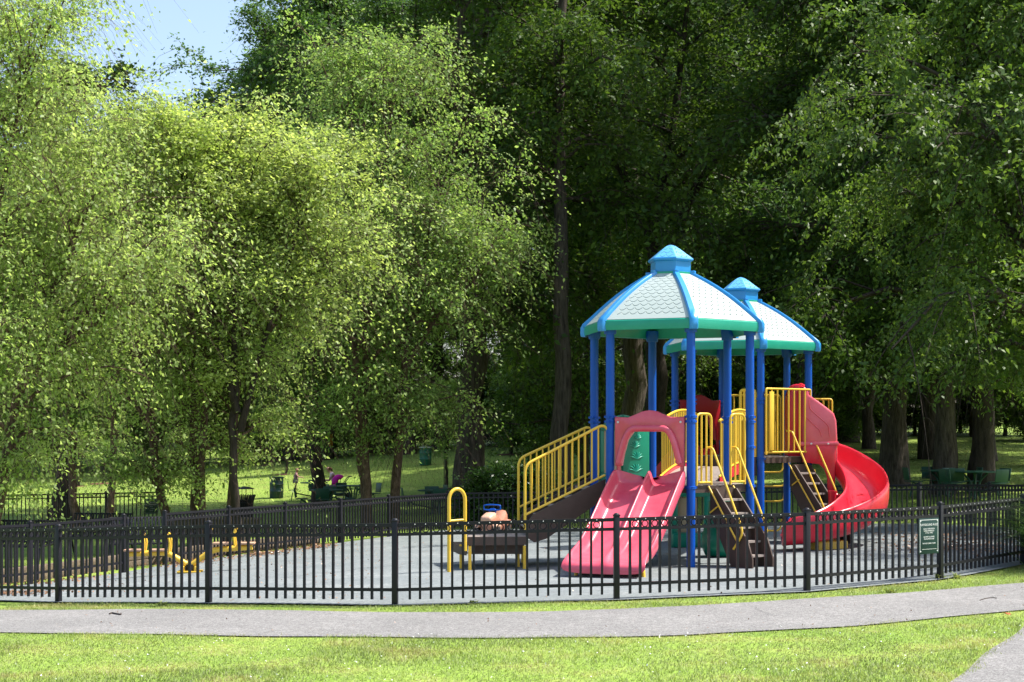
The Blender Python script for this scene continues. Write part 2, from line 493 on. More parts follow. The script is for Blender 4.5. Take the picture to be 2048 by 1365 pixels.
class MB:
    """collects shapes, then builds ONE mesh object"""
    def __init__(s):
        s.v = []; s.f = []
    def add(s, verts, faces):
        b = len(s.v)
        s.v.extend([tuple(p) for p in verts])
        s.f.extend([tuple(i + b for i in f) for f in faces])
        return s
    def box(s, c, size, rz=0.0, M=None):
        hx, hy, hz = size[0] / 2, size[1] / 2, size[2] / 2
        vs_ = [(-hx, -hy, -hz), (hx, -hy, -hz), (hx, hy, -hz), (-hx, hy, -hz), (-hx, -hy, hz), (hx, -hy, hz), (hx, hy, hz), (-hx, hy, hz)]
        fs = [(0, 3, 2, 1), (4, 5, 6, 7), (0, 1, 5, 4), (1, 2, 6, 5), (2, 3, 7, 6), (3, 0, 4, 7)]
        m = Matrix.Translation(c) @ (M if M is not None else Matrix.Rotation(rz, 4, 'Z'))
        return s.add([m @ Vector(p) for p in vs_], fs)
    def cbox(s, c, size, ch=0.01, rz=0.0, M=None):
        """box with chamfered edges"""
        bm = bmesh.new()
        bmesh.ops.create_cube(bm, size=1.0)
        for v in bm.verts:
            v.co = Vector((v.co.x * size[0], v.co.y * size[1], v.co.z * size[2]))
        bmesh.ops.bevel(bm, geom=list(bm.edges), offset=ch, segments=2, profile=0.5, affect='EDGES')
        m = Matrix.Translation(c) @ (M if M is not None else Matrix.Rotation(rz, 4, 'Z'))
        s.bm(bm, m)
        return s
    def bm(s, bm, m=Matrix.Identity(4)):
        bm.verts.index_update()
        s.add([m @ v.co for v in bm.verts], [[v.index for v in f.verts] for f in bm.faces])
        bm.free()
        return s
    def tube(s, pts, r, sides=10, cap=True):
        P = np.array([[tuple(p) for p in pts]], float)
        Rr = np.full((1, len(pts)), r, float) if np.isscalar(r) else np.array([r], float)
        k = len(pts)
        # parallel transport frames so bends stay clean
        T = np.empty_like(P[0])
        T[1:-1] = P[0][2:] - P[0][:-2]
        T[0] = P[0][1] - P[0][0]; T[-1] = P[0][-1] - P[0][-2]
        T /= np.linalg.norm(T, axis=1, keepdims=True) + 1e-12
        a = np.cross(T[0], (0, 0, 1.0))
        if np.linalg.norm(a) < 0.1: a = np.cross(T[0], (1.0, 0, 0))
        a /= np.linalg.norm(a)
        V = []
        for i in range(k):
            a = a - T[i] * a.dot(T[i]); a /= np.linalg.norm(a) + 1e-12
            b = np.cross(T[i], a)
            for j in range(sides):
                th = 2 * PI * j / sides
                V.append(P[0][i] + Rr[0][i] * (math.cos(th) * a + math.sin(th) * b))
        fs = []
        for i in range(k - 1):
            for j in range(sides):
                j2 = (j + 1) % sides
                fs.append((i * sides + j, i * sides + j2, (i + 1) * sides + j2, (i + 1) * sides + j))
        if cap:
            fs.append(tuple(range(sides - 1, -1, -1)))
            fs.append(tuple((k - 1) * sides + j for j in range(sides)))
        return s.add(V, fs)
    def lathe(s, prof, c=(0, 0, 0), sides=24, M=None, a0=0.0):
        """prof [(r,z)...] turned round z"""
        V = []; fs = []
        for (r, z) in prof:
            for j in range(sides):
                th = a0 + 2 * PI * j / sides
                V.append(Vector((r * math.cos(th), r * math.sin(th), z)))
        k = len(prof)
        for i in range(k - 1):
            for j in range(sides):
                j2 = (j + 1) % sides
                fs.append((i * sides + j, i * sides + j2, (i + 1) * sides + j2, (i + 1) * sides + j))
        fs.append(tuple(range(sides - 1, -1, -1)))
        fs.append(tuple((k - 1) * sides + j for j in range(sides)))
        m = Matrix.Translation(c) @ (M if M is not None else Matrix.Identity(4))
        return s.add([m @ v for v in V], fs)
    def ring(s, c, R, r, M, n=18, m=5):
        V = []; fs = []
        for i in range(n):
            a = 2 * PI * i / n
            for j in range(m):
                b = 2 * PI * j / m
                V.append(M @ Vector(((R + r * math.cos(b)) * math.cos(a), r * math.sin(b) * 1.6, (R + r * math.cos(b)) * math.sin(a))) + Vector(c))
        for i in range(n):
            for j in range(m):
                i2 = (i + 1) % n; j2 = (j + 1) % m
                fs.append((i * m + j, i2 * m + j, i2 * m + j2, i * m + j2))
        return s.add(V, fs)
    def prism(s, outline, depth, M, bevel=0.0, seg=2, tri=True):
        """outline [(a,b)] in the local XZ plane, extruded along local Y by depth (centred)"""
        bm = bmesh.new()
        v0 = [bm.verts.new((a, -depth / 2, b)) for a, b in outline]
        f = bm.faces.new(v0)
        r = bmesh.ops.extrude_face_region(bm, geom=[f])
        for v in [g for g in r['geom'] if isinstance(g, bmesh.types.BMVert)]:
            v.co.y += depth
        bmesh.ops.recalc_face_normals(bm, faces=list(bm.faces))
        if bevel:
            big = [fc for fc in bm.faces if len(fc.verts) > 4 or abs(fc.normal.y) > 0.9]
            es = set()
            for fc in big: es.update(fc.edges)
            bmesh.ops.bevel(bm, geom=list(es), offset=bevel, segments=seg, profile=0.5, affect='EDGES')
        if tri:
            bmesh.ops.triangulate(bm, faces=[fc for fc in bm.faces if len(fc.verts) > 4])
        return s.bm(bm, M)
    def build(s, name, m, parent=None, ang=40):
        me = bpy.data.meshes.new(name)
        me.from_pydata(s.v, [], s.f)
        bm = bmesh.new(); bm.from_mesh(me)
        bmesh.ops.recalc_face_normals(bm, faces=list(bm.faces))
        bm.to_mesh(me); bm.free()
        smooth(me, ang)
        o = bpy.data.objects.new(name, me)
        me.materials.append(m)
        return link(o, parent)

def fillet(pts, r, n=5):
    pts = [Vector(p) for p in pts]
    out = [pts[0]]
    for i in range(1, len(pts) - 1):
        a, b, c = pts[i - 1], pts[i], pts[i + 1]
        d1 = (a - b); d2 = (c - b)
        rr = min(r, d1.length * 0.49, d2.length * 0.49)
        p1 = b + d1.normalized() * rr; p2 = b + d2.normalized() * rr
        for k in range(n + 1):
            t = k / n
            out.append(p1.lerp(b, t).lerp(b.lerp(p2, t), t))
    out.append(pts[-1])
    return out

def crom(pts, n=6):
    pts = [Vector(p) for p in pts]
    P = [pts[0] * 2 - pts[1]] + pts + [pts[-1] * 2 - pts[-2]]
    out = []
    for i in range(1, len(P) - 2):
        for k in range(n):
            t = k / n
            a, b, c, d = P[i - 1], P[i], P[i + 1], P[i + 2]
            out.append(0.5 * ((2 * b) + (c - a) * t + (2 * a - 5 * b + 4 * c - d) * t * t + (3 * b - a - 3 * c + d) * t ** 3))
    out.append(pts[-1])
    return out

def text(body, size, m, parent, loc, rot, name='lettering', ext=0.0006, sx=1.0, align='CENTER'):
    cu = bpy.data.curves.new(name, 'FONT')
    cu.body = body; cu.size = size; cu.align_x = align; cu.align_y = 'CENTER'
    cu.extrude = ext; cu.resolution_u = 2
    cu.materials.append(m)
    o = bpy.data.objects.new(name, cu)
    link(o)
    bpy.context.view_layer.update()
    me = bpy.data.meshes.new_from_object(o.evaluated_get(bpy.context.evaluated_depsgraph_get()))
    bpy.data.objects.remove(o)
    me.name = name
    o = link(bpy.data.objects.new(name, me), parent)
    o.location = loc; o.rotation_euler = rot; o.scale = (sx, 1, 1)
    return o

# ---------------------------------------------------------------- ground
def grid_mesh(name, XX, YY, ZZ, m):
    a, b = XX.shape
    V = np.stack([XX, YY, ZZ], -1).reshape(-1, 3)
    i = np.arange(a - 1)[:, None] * b + np.arange(b - 1)[None, :]
    Q = np.stack([i, i + b, i + b + 1, i + 1], -1).reshape(-1, 4)
    me = mesh_np(name, V, Q)
    me.polygons.foreach_set('use_smooth', np.ones(len(Q), bool))
    me.materials.append(m)
    # face up
    me.update()
    if me.polygons[0].normal.z < 0: me.flip_normals()
    return link(bpy.data.objects.new(name, me))

xs = np.concatenate([-16 - np.cumsum(1.18 ** np.arange(24))[::-1], np.arange(-16, 16.01, 0.4), 16 + np.cumsum(1.18 ** np.arange(24))])
ys = np.concatenate([[-300, -120, -50, -20, -5, 5], np.arange(10, 45, 0.4), np.arange(45, 120, 1.2), 120 + np.cumsum(1.2 * 1.2 ** np.arange(25))])
XX, YY = np.meshgrid(xs, ys, indexing='ij')
tag(grid_mesh('lawn', XX, YY, gza(XX, YY), M_LAWN), kind='structure')

FRONT = [(-11.2, 24.3), (-9.7, 22.95), (-8.0, 21.65), (-5.86, 20.4), (-3.69, 19.2), (-1.36, 18.35), (1.215, 18.35), (3.55, 19.0), (5.56, 20.5), (7.28, 22.5), (8.5, 24.7), (9.6, 27.0), (10.4, 29.4), (11.2, 31.8)]
BACKL = [(-9.3, 20.9 + 1.6), (-8.45, 22.7), (-7.54, 24.7), (-6.57, 26.7)]
BACKR = [(-6.29, 28.6), (-5.53, 30.8), (-4.73, 32.9), (-3.82, 35.1), (-2.9, 37.1), (-1.62, 40.0), (.8, 39.9), (3.25, 39.7), (5.65, 39.3), (7.7, 38.7), (9.7, 37.6), (10.7, 35.4), (11.3, 33.2), (11.6, 31.5)]
fx = np.array([p[0] for p in FRONT]); fy = np.array([p[1] for p in FRONT])
bp_ = BACKL + BACKR
bx = np.array([p[0] for p in bp_]); by = np.array([p[1] for p in bp_])
cx = np.arange(-8.3, 11.35, 0.2)
y0 = np.interp(cx, fx, fy) - 0.10
y1 = np.maximum(np.interp(cx, bx, by) + 0.15, y0 + 0.1)
tt = np.linspace(0, 1, 70)
XX = np.repeat(cx[:, None], 70, 1)
YY = y0[:, None] + (y1 - y0)[:, None] * tt[None]
tag(grid_mesh('playground_surfacing', XX, YY, gza(XX, YY) + 0.022, M_RUBBER), kind='structure')

near_px = [(-400, 1262), (0, 1268), (500, 1275), (1000, 1279), (1300, 1276), (1700, 1256), (2048, 1222), (2300, 1195)]
far_px = [(-400, 1224), (0, 1222), (400, 1221), (700, 1226), (1000, 1228), (1300, 1219), (1600, 1201), (1850, 1185), (2048, 1167), (2300, 1150)]
pn = np.array([G(*p) for p in near_px]); pf = np.array([G(*p) for p in far_px])
px_ = np.arange(-8.5, 9.0, 0.12)
_wob = 0.03 * np.sin(px_ * 3.1) + 0.02 * np.sin(px_ * 7.7 + 1)
pnear = np.interp(px_, pn[:, 0], pn[:, 1]) + _wob
pfar = np.interp(px_, pf[:, 0], pf[:, 1]) + np.roll(_wob, 9)
def sm(a):
    k = np.ones(9) / 9
    return np.convolve(np.pad(a, 4, 'edge'), k, 'valid')
pnear = sm(pnear); pfar = sm(pfar)
tt = np.linspace(0, 1, 12)
XX = np.repeat(px_[:, None], 12, 1)
YY = pnear[:, None] + (pfar - pnear)[:, None] * tt[None]
tag(grid_mesh('path', XX, YY, gza(XX, YY) + 0.014, M_PATH), kind='structure')
e0 = np.array(G(2048, 1254)); e1 = np.array(G(1897, 1367)); ev = (e1 - e0)
ss = np.linspace(-1.1, 4.2, 60)
ln = e0[None] + ev[None] * ss[:, None]
perp = np.array([-ev[1], ev[0]]); perp = perp / np.linalg.norm(perp)
if perp[0] < 0: perp = -perp
tt = np.linspace(0, 2.6, 12)
wb = 0.02 * np.sin(ss * 9)
XX = ln[:, 0][:, None] + perp[0] * (tt[None] + wb[:, None]); YY = ln[:, 1][:, None] + perp[1] * (tt[None] + wb[:, None])
tag(grid_mesh('side_path', XX, YY, gza(XX, YY) + 0.010, M_PATH), kind='structure')

def strip(name, pts, w_, m, dz):
    P = [Vector((p[0], p[1], 0)) for p in pts]
    P = crom(P, 5)
    vs_ = []
    for i, p in enumerate(P):
        a = P[max(i - 1, 0)]; b = P[min(i + 1, len(P) - 1)]
        t = (b - a).normalized(); n = Vector((-t.y, t.x, 0))
        ww = w_ * (0.6 + 0.8 * random.random())
        for s_ in (-1, 1):
            q = p + n * ww * s_
            vs_.append((q.x, q.y, gz(q.x, q.y) + dz))
    mb = MB().add(vs_, [(2 * i, 2 * i + 1, 2 * i + 3, 2 * i + 2) for i in range(len(P) - 1)])
    return tag(mb.build(name, m), kind='structure')
random.seed(5)
strip('surfacing_crack', [G(225, 1140), G(290, 1130), G(350, 1126), G(420, 1124), G(540, 1118)], 0.014, M_CRACK, 0.030)
strip('surfacing_crack', [G(235, 1152), G(300, 1148), G(370, 1143), G(430, 1140)], 0.012, M_CRACK, 0.030)
def crack(p0, p1, w_, dz, nm):
    a = Vector((*G(*p0), 0)); b = Vector((*G(*p1), 0)); n_ = 9
    nn = Vector((-(b - a).y, (b - a).x, 0)).normalized()
    strip(nm, [(a.lerp(b, i / n_) + nn * random.uniform(-.06, .06)).xy[:] for i in range(n_ + 1)], w_, M_CRACK, dz)
crack((1480, 1212), (1560, 1235), .0025, .020, 'path_crack')
crack((600, 1200), (860, 1170), .005, .030, 'surfacing_crack')
crack((840, 1130), (560, 1160), .006, .030, 'surfacing_crack')
crack((1330, 1165), (1560, 1172), .005, .030, 'surfacing_crack')
strip('surfacing_crack', [G(420, 1118), G(560, 1112), G(680, 1102), G(760, 1098)], 0.010, M_CRACK, 0.030)

# ---------------------------------------------------------------- foliage machinery
def leaves_np(rng, C, size, hang=0.0, flat=0.5, wid=0.55, outward=None):
    """one folded leaf (4 corners) per centre"""
    n = len(C)
    ax = rng.normal(size=(n, 3)); ax[:, 2] = ax[:, 2] * 0.6 - hang
    if outward is not None: ax += outward * 0.6
    ax /= np.linalg.norm(ax, axis=1, keepdims=True) + 1e-9
    nm = rng.normal(size=(n, 3)); nm[:, 2] = np.abs(nm[:, 2]) + flat
    sd_ = np.cross(ax, nm); sd_ /= np.linalg.norm(sd_, axis=1, keepdims=True) + 1e-9
    up = np.cross(sd_, ax)
    s = size * (0.65 + 0.7 * rng.random(n))[:, None]
    a = C - ax * s * 0.5
    b = C + ax * s * 0.5
    l = C + sd_ * s * wid * 0.5 + up * s * 0.08 - ax * s * 0.08
    r = C - sd_ * s * wid * 0.5 + up * s * 0.08 - ax * s * 0.08
    V = np.stack([a, l, b, r], 1).reshape(-1, 3)
    Q = np.arange(n * 4).reshape(n, 4)
    return V, Q

def bez(p0, p1, p2, t):
    """p (n,3), t (k) -> (n,k,3)"""
    t = t[None, :, None]
    return p0[:, None] * (1 - t) ** 2 + 2 * p1[:, None] * t * (1 - t) + p2[:, None] * t ** 2

def gen_tree(seed, leaders, n_limb, radius, env, n_sec, n_twig, n_leaf, leaf, droop=0.2, up=0.45, hang=0.5,
             c0=0.2, twig=0.6, spread=0.09, sides=7, flat=0.5, limb_r=0.3, flare=1.35, zmin=0.15, twr=0.0035):
    """leaders: list of polylines [(x,y,z)...] with base radius. Returns (trunks [(V,Q)], (V,Q) leaves)"""
    rng = np.random.default_rng(seed)
    trunks = []
    LV, LQ, off = [], [], 0
    allC = []; allO = []
    nl = max(1, n_limb // len(leaders))
    for pts, r0 in leaders:
        P = np.array([tuple(v) for v in crom(pts, 5)], float)
        k = len(P)
        P[1:-1, :2] += rng.normal(size=(k - 2, 2)) * r0 * 0.22
        h = np.linspace(0, 1, k)
        rr = r0 * (1 - h) ** 0.8 + 0.012
        rr[0] *= flare; rr[1] *= (1 + flare) / 2
        V, Q = tubes_np(P[None], rr[None], max(sides, 9))
        # bark flutes on the butt
        parts = [(V, Q)]
        H = P[-1, 2] - P[0, 2]
        # limbs
        s = np.sort(c0 + (0.98 - c0) * rng.random(nl) ** 0.9)
        idx = s * (k - 1); i0 = np.clip(idx.astype(int), 0, k - 2); fr = (idx - i0)[:, None]
        p0 = P[i0] * (1 - fr) + P[i0 + 1] * fr
        rl = (rr[i0] * (1 - fr[:, 0]) + rr[i0 + 1] * fr[:, 0])
        az = np.arange(nl) * 2.399 + rng.random(nl) * 0.9 + rng.random() * 6
        tn = (s - c0) / (1 - c0)
        L = radius * np.array([env(t) for t in tn]) * (0.5 + 0.85 * rng.random(nl) ** 1.4)
        dr = np.stack([np.cos(az), np.sin(az), np.zeros(nl)], 1)
        el = up * (0.6 + 0.8 * rng.random(nl)) * (0.5 + tn)
        p2 = p0 + dr * L[:, None]; p2[:, 2] += L * el - droop * L * (1 - tn) * 0.8
        p1 = p0 + dr * L[:, None] * 0.45; p1[:, 2] += L * (el * 0.75 + 0.12)
        p1 += rng.normal(size=p1.shape) * L[:, None] * 0.06
        t6 = np.linspace(0, 1, 8)
        B = bez(p0, p1, p2, t6)
        B[:, 1:] += rng.normal(size=B[:, 1:].shape) * (L * 0.018)[:, None, None]
        br = np.minimum(rl * 0.62, limb_r * L * 0.07 + 0.01)[:, None] * (1 - t6[None] * 0.85)
        parts.append(tubes_np(B, br, 6))
        # secondaries
        sidx = rng.random((nl, n_sec)) * 0.88 + 0.12
        ii = (sidx * 7); a0 = np.clip(ii.astype(int), 0, 6); f2 = (ii - a0)[..., None]
        li = np.repeat(np.arange(nl)[:, None], n_sec, 1)
        q0 = (B[li, a0] * (1 - f2) + B[li, a0 + 1] * f2).reshape(-1, 3)
        dirl = (B[li, a0 + 1] - B[li, a0]).reshape(-1, 3); dirl /= np.linalg.norm(dirl, axis=1, keepdims=True) + 1e-9
        rd = rng.normal(size=q0.shape); rd[:, 2] *= 0.55
        dd = dirl * 0.75 + rd * 0.75; dd /= np.linalg.norm(dd, axis=1, keepdims=True) + 1e-9
        L2 = (L[li].ravel() * 0.44) * (1.15 - 0.65 * sidx.ravel()) * (0.35 + 1.25 * rng.random(len(q0))) + 0.25
        q2 = q0 + dd * L2[:, None]; q2[:, 2] += L2 * (0.1 - droop * 0.9)
        q1 = q0 + dd * L2[:, None] * 0.5; q1[:, 2] += L2 * 0.14
        t4 = np.linspace(0, 1, 5)
        S = bez(q0, q1, q2, t4)
        brs = np.repeat(br[:, 0][:, None], n_sec, 1).ravel() * 0.3 * (1.1 - sidx.ravel() * 0.6)
        brs = np.clip(brs, 0.006, 0.06)
        parts.append(tubes_np(S, brs[:, None] * (1 - t4[None] * 0.8), 4))
        # twigs (leaf sprays)
        ns = len(q0)
        tw = rng.random((ns, n_twig)) * 0.85 + 0.15
        tI = tw * 4; b0 = np.clip(tI.astype(int), 0, 3); f3 = (tI - b0)[..., None]
        si = np.repeat(np.arange(ns)[:, None], n_twig, 1)
        u0 = (S[si, b0] * (1 - f3) + S[si, b0 + 1] * f3).reshape(-1, 3)
        ds = (S[si, b0 + 1] - S[si, b0]).reshape(-1, 3); ds /= np.linalg.norm(ds, axis=1, keepdims=True) + 1e-9
        rd = rng.normal(size=u0.shape); rd[:, 2] *= 0.6
        d3 = ds * 0.6 + rd * 0.7; d3 /= np.linalg.norm(d3, axis=1, keepdims=True) + 1e-9
        L3 = twig * (0.35 + 1.5 * rng.random(len(u0)) ** 2)
        u2 = u0 + d3 * L3[:, None]; u2[:, 2] -= L3 * droop * 1.3
        u1 = u0 + d3 * L3[:, None] * 0.5; u1[:, 2] += L3 * 0.08
        tl = rng.random((len(u0), n_leaf)) ** 0.8
        tt_ = tl[..., None]
        C = u0[:, None] * (1 - tt_) ** 2 + 2 * u1[:, None] * tt_ * (1 - tt_) + u2[:, None] * tt_ ** 2
        C = C + rng.normal(size=C.shape) * spread * (1, 1, 0.6)
        allC.append(C.reshape(-1, 3))
        allO.append(np.repeat(d3[:, None], n_leaf, 1).reshape(-1, 3))
        t3 = np.array([0, .5, 1.0])
        TW = bez(u0, u1, u2, t3)
        parts.append(tubes_np(TW, np.clip(twr * (1.1 - t3[None] * .8), .0015, 1) * np.ones((len(u0), 1)), 3))
        vv = np.concatenate([p[0] for p in parts]); o_ = 0; qq = []
        for p in parts:
            qq.append(p[1] + o_); o_ += len(p[0])
        trunks.append((vv, np.concatenate(qq)))
    C = np.concatenate(allC); O = np.concatenate(allO)
    keep = C[:, 2] > zmin + rng.random(len(C)) * 0.5 * (zmin > .3) + 0.45 * np.sin(C[:, 0] * 1.7 + C[:, 1]) * (zmin > .3)
    C = C[keep]; O = O[keep]
    LVQ = leaves_np(rng, C, leaf, hang, flat, outward=O)
    return trunks, LVQ

ENV_ROUND = lambda t: max(0.25, math.sin(PI * min(1, 0.22 + 0.78 * t)) ** 0.6)
ENV_CONE = lambda t: max(0.12, 1.0 - 0.85 * t)
ENV_BIRCH = lambda t: max(0.28, math.sin(PI * (0.15 + 0.8 * t)) ** 0.7)

_mesh_cache = {}
def plant_tree(key, name, x, y, kw, leafm, barkm, label, group=None, scale=1.0, rz=0.0, cat='tree', z=None, sz=None):
    """one tree: empty > trunk(s), crown; meshes shared between trees of one key"""
    if key not in _mesh_cache:
        tr, lv = gen_tree(**kw)
        tm = []
        for V, Q in tr:
            me = mesh_np('trunk', V, Q)
            me.polygons.foreach_set('use_smooth', np.ones(len(Q), bool))
            me.materials.append(barkm)
            tm.append(me)
        lm = mesh_np('crown', *lv)
        lm.materials.append(leafm)
        _mesh_cache[key] = (tm, lm)
    tm, lm = _mesh_cache[key]
    e = empty(name, (x, y, (gz(x, y) if z is None else z) - 0.03), rz, label, cat, group)
    e.scale = (scale, scale, scale * (sz or 1.0))
    for me in tm:
        link(bpy.data.objects.new('trunk', me), e)
    link(bpy.data.objects.new('crown', lm), e)
    return e

def up_leader(H, r, lean=(0, 0), wob=0.3, seed=0):
    rg = random.Random(seed)
    return ([(0, 0, 0)] + [(lean[0] * t + rg.uniform(-wob, wob), lean[1] * t + rg.uniform(-wob, wob), H * t) for t in (0.22, 0.45, 0.7)] + [(lean[0], lean[1], H)], r)

exec_trees = True
# --- river birch clumps (bright green, behind the rear fence)
def clump(seed, base, tops, r, **kw):
    rg = random.Random(seed)
    ld = []
    for i, (tx, ty, tz) in enumerate(tops):
        if i in (base or ()):
            # a fork leaving the stem before it
            st = Vector(ld[-1][0][2]).lerp(Vector(ld[-1][0][1]), .35)
            en = Vector((tx, ty, tz))
            m1 = st.lerp(en, .35) + Vector((0, 0, tz * .05)); m2 = st.lerp(en, .7) + Vector((0, 0, tz * .03))
            ld.append(([tuple(st), tuple(m1), tuple(m2), tuple(en)], r * .55))
            continue
        bx_ = rg.uniform(-.2, .2) + tx * 0.22; by_ = rg.uniform(-.25, .25) + ty * 0.08
        ld.append(([(bx_, by_, 0), (bx_ + tx * .12, by_ + ty * .12, tz * .25), (tx * .45, ty * .45, tz * .55), (tx * .8, ty * .8, tz * .82), (tx, ty, tz)], r * rg.uniform(.75, 1.1)))
    return dict(seed=seed, leaders=ld, env=ENV_BIRCH, **kw)

d = 36.0
plant_tree('b1', 'river_birch', X(405, d), d, clump(11, (1, 5), [(-3.1, -.6, 7.8), (-1.9, -.6, 8.9), (-.7, .8, 9.5), (.5, -.7, 9.5), (1.9, .5, 8.8), (3.2, -.4, 6.4)], 0.095,
    n_limb=118, radius=2.15, n_sec=7, n_twig=8, n_leaf=11, leaf=0.092, droop=0.45, up=1.05, hang=0.7, c0=0.14, zmin=.95, twig=1.15, spread=0.10, flare=1.2),
    L_BIRCH, K_BIRCH, 'bright green multi-stemmed birch with peeling brown bark, behind the gap in the rear fence')
d = 41.5
plant_tree('b2', 'river_birch', X(765, d), d, clump(12, (2, 4), [(-1.7, -.5, 9.0), (-.9, .6, 12.0), (.4, -.3, 11.8), (1.5, .4, 9.6), (2.7, -.2, 6.8)], 0.13,
    n_limb=112, radius=2.3, n_sec=7, n_twig=8, n_leaf=11, leaf=0.104, droop=0.45, up=1.0, hang=0.7, c0=0.22, zmin=1.7, twig=1.15, spread=0.11, flare=1.2),
    L_BIRCH2, K_BIRCH, 'green birch with two thick leaning brown stems behind the fence, right of the magenta stroller')
d = 31.0
plant_tree('b3', 'river_birch', X(-60, d), d, clump(13, (2, 4), [(-1.5, -.5, 9.3), (.3, .5, 10.6), (1.4, -.6, 10.0), (2.5, .3, 7.8), (3.3, -.2, 5.2)], 0.095,
    n_limb=112, radius=2.1, n_sec=7, n_twig=8, n_leaf=11, leaf=0.092, droop=0.55, up=0.95, hang=0.8, c0=0.12, zmin=.35, twig=1.1, spread=0.09, flare=1.2),
    L_BIRCH, K_BIRCH, 'bright green birch at the left edge, its branches hanging over the black benches')
d = 45.0
plant_tree('b4', 'river_birch', X(190, d), d, clump(14, (1, 3), [(-1.6, -.5, 8.4), (-.2, .5, 9.4), (1.2, -.4, 9.0), (2.4, .3, 7.6)], 0.12,
    n_limb=84, radius=2.5, n_sec=8, n_twig=9, n_leaf=11, leaf=0.11, droop=0.3, up=0.8, hang=0.5, c0=0.32, zmin=2.6, twig=0.75, spread=0.09, flare=1.2),
    L_BIRCH2, K_BIRCH, 'paler green birch standing between the left birch and the multi-stemmed one, further back')
d = 35.0
plant_tree('y1', 'yellow_leaved_tree', X(480, d), d, dict(seed=21, leaders=[up_leader(8.9, .10, (-.2, 0), .2, 3), ([(0, 0, 2.6), (.5, 0, 4.5), (1.1, 0, 6.4), (1.6, 0, 8.2)], .06), ([(-.05, 0, 3.0), (-.6, 0, 5), (-1.0, 0, 7), (-1.3, 0, 8.8)], .06)], n_limb=50, radius=1.6, env=ENV_BIRCH, n_sec=7, n_twig=8, n_leaf=11,
    leaf=0.10, droop=0.2, up=0.9, hang=0.3, c0=0.42, twig=0.95, spread=0.1, zmin=3.6), L_YEL, K_DARK,
    'slim tree with yellow-green foliage rising in front of the multi-stemmed birch')
d = 52.0
plant_tree('m1', 'maple_tree', X(125, d), d, dict(seed=31, leaders=[up_leader(14.5, .32, (.3, 0), .3, 5)], n_limb=34, radius=4.0, env=ENV_ROUND, n_sec=9, n_twig=9, n_leaf=14,
    leaf=0.16, droop=0.25, up=0.55, hang=0.3, c0=0.36, zmin=3.3, twig=0.8, spread=0.15), L_MID, K_DARK,
    'tree with a dark straight trunk behind the fence with the small sign')
plant_tree('m1', 'maple_tree', X(640, 58), 58, None, L_MID, K_DARK,
    'tree with a dark trunk standing right behind the seated woman', scale=.8, rz=2.2)

# --- big dark wood behind
DK = {}
for i, (lm_, sd__, kw) in enumerate([
    (L_DARK, 41, dict(H=25, r=.42, radius=6.2, n_limb=46, n_sec=10, n_twig=11, n_leaf=20, leaf=0.19, c0=.24)),
    (L_DARK, 42, dict(H=24, r=.30, radius=5.2, n_limb=44, n_sec=10, n_twig=11, n_leaf=17, leaf=0.19, c0=.45)),
    (L_TULIP, 43, dict(H=29, r=.45, radius=5.8, n_limb=48, n_sec=10, n_twig=11, n_leaf=18, leaf=0.22, c0=.34)),
    (L_MID, 44, dict(H=15, r=.22, radius=4.4, n_limb=38, n_sec=9, n_twig=10, n_leaf=18, leaf=0.17, c0=.08))]):
    DK[i] = (lm_, dict(seed=sd__, leaders=[up_leader(kw['H'], kw['r'], (.3, .3), .2, sd__)], n_limb=kw['n_limb'], radius=kw['radius'], env=ENV_ROUND,
        n_sec=kw['n_sec'], n_twig=kw['n_twig'], n_leaf=kw['n_leaf'], leaf=kw['leaf'], droop=0.35, up=0.42, hang=0.35, c0=kw['c0'], twig=1.35, spread=0.2, twr=0.012, zmin=(2.6 if kw['H'] > 20 else .2)))

def dark(i, px, d, label, scale=1.0, rz=None, name='oak_tree', group=None, bark=K_OAK, sz=1.0):
    global _rot
    lm_, kw = DK[i]
    return plant_tree(('d', i), name, X(px, d), d, kw, lm_, bark, label, group, scale, _rot.uniform(0, 6.28) if rz is None else rz, sz=sz)
_rot = random.Random(8)
# trunks one can tell apart, nearest rows
dark(0, 942, 52, 'tree with a very thick furrowed trunk right of the green barrel', 1.12, 1.0)
plant_tree('pole', 'tall_tree', X(1120, 49), 49, dict(seed=81, leaders=[([(0, 0, 0), (.02, 0, 6), (-.02, 0, 12), (.05, 0, 18), (0, 0, 25)], .29)], n_limb=26, radius=3.6, env=ENV_ROUND, n_sec=9, n_twig=10, n_leaf=14,
    leaf=0.16, droop=0.3, up=0.4, hang=0.4, c0=0.36, twig=1.1, spread=0.16, zmin=4), L_DARK, K_OAK, 'tall tree with a straight dark trunk just left of the blue posts')
plant_tree('bough', 'oak_tree', X(1310, 55), 55, dict(seed=83, leaders=[([(0, 0, 0), (.1, 0, 5), (-.1, 0, 9), (.6, 0, 13), (1.6, 0, 20)], .40), ([(0, .1, 5), (.5, 0, 8.5), (2.0, 0, 11.5), (4.2, 0, 13.5), (6.2, 0, 16)], .22), ([(-.1, 0, 9), (-1.0, 0, 11), (-2.4, 0, 13.5), (-3.4, 0, 17)], .2)], n_limb=36, radius=3.4, env=ENV_ROUND, n_sec=7, n_twig=8, n_leaf=12,
    leaf=0.16, droop=0.3, up=0.4, hang=0.4, c0=0.5, twig=1.1, spread=0.16, zmin=4, limb_r=.5), L_DARK, K_DARK, 'big oak with dark spreading boughs above and behind the front roof')
dark(2, 1255, 62, 'tall tree whose leaning grey trunk shows between the blue posts under the front roof', 1.05, 3.6, name='tulip_tree')
dark(0, 1788, 50, 'big tree with flared roots right of the spiral slide, its trunk half in sunlight', 0.95, 4.4)
dark(1, 1885, 46, 'massive dark trunk behind the green tables at the right', 1.0, 0.4)
dark(0, 1972, 76, 'slimmer tree with spreading roots on the far lawn at the right', 1.0, 5.0)
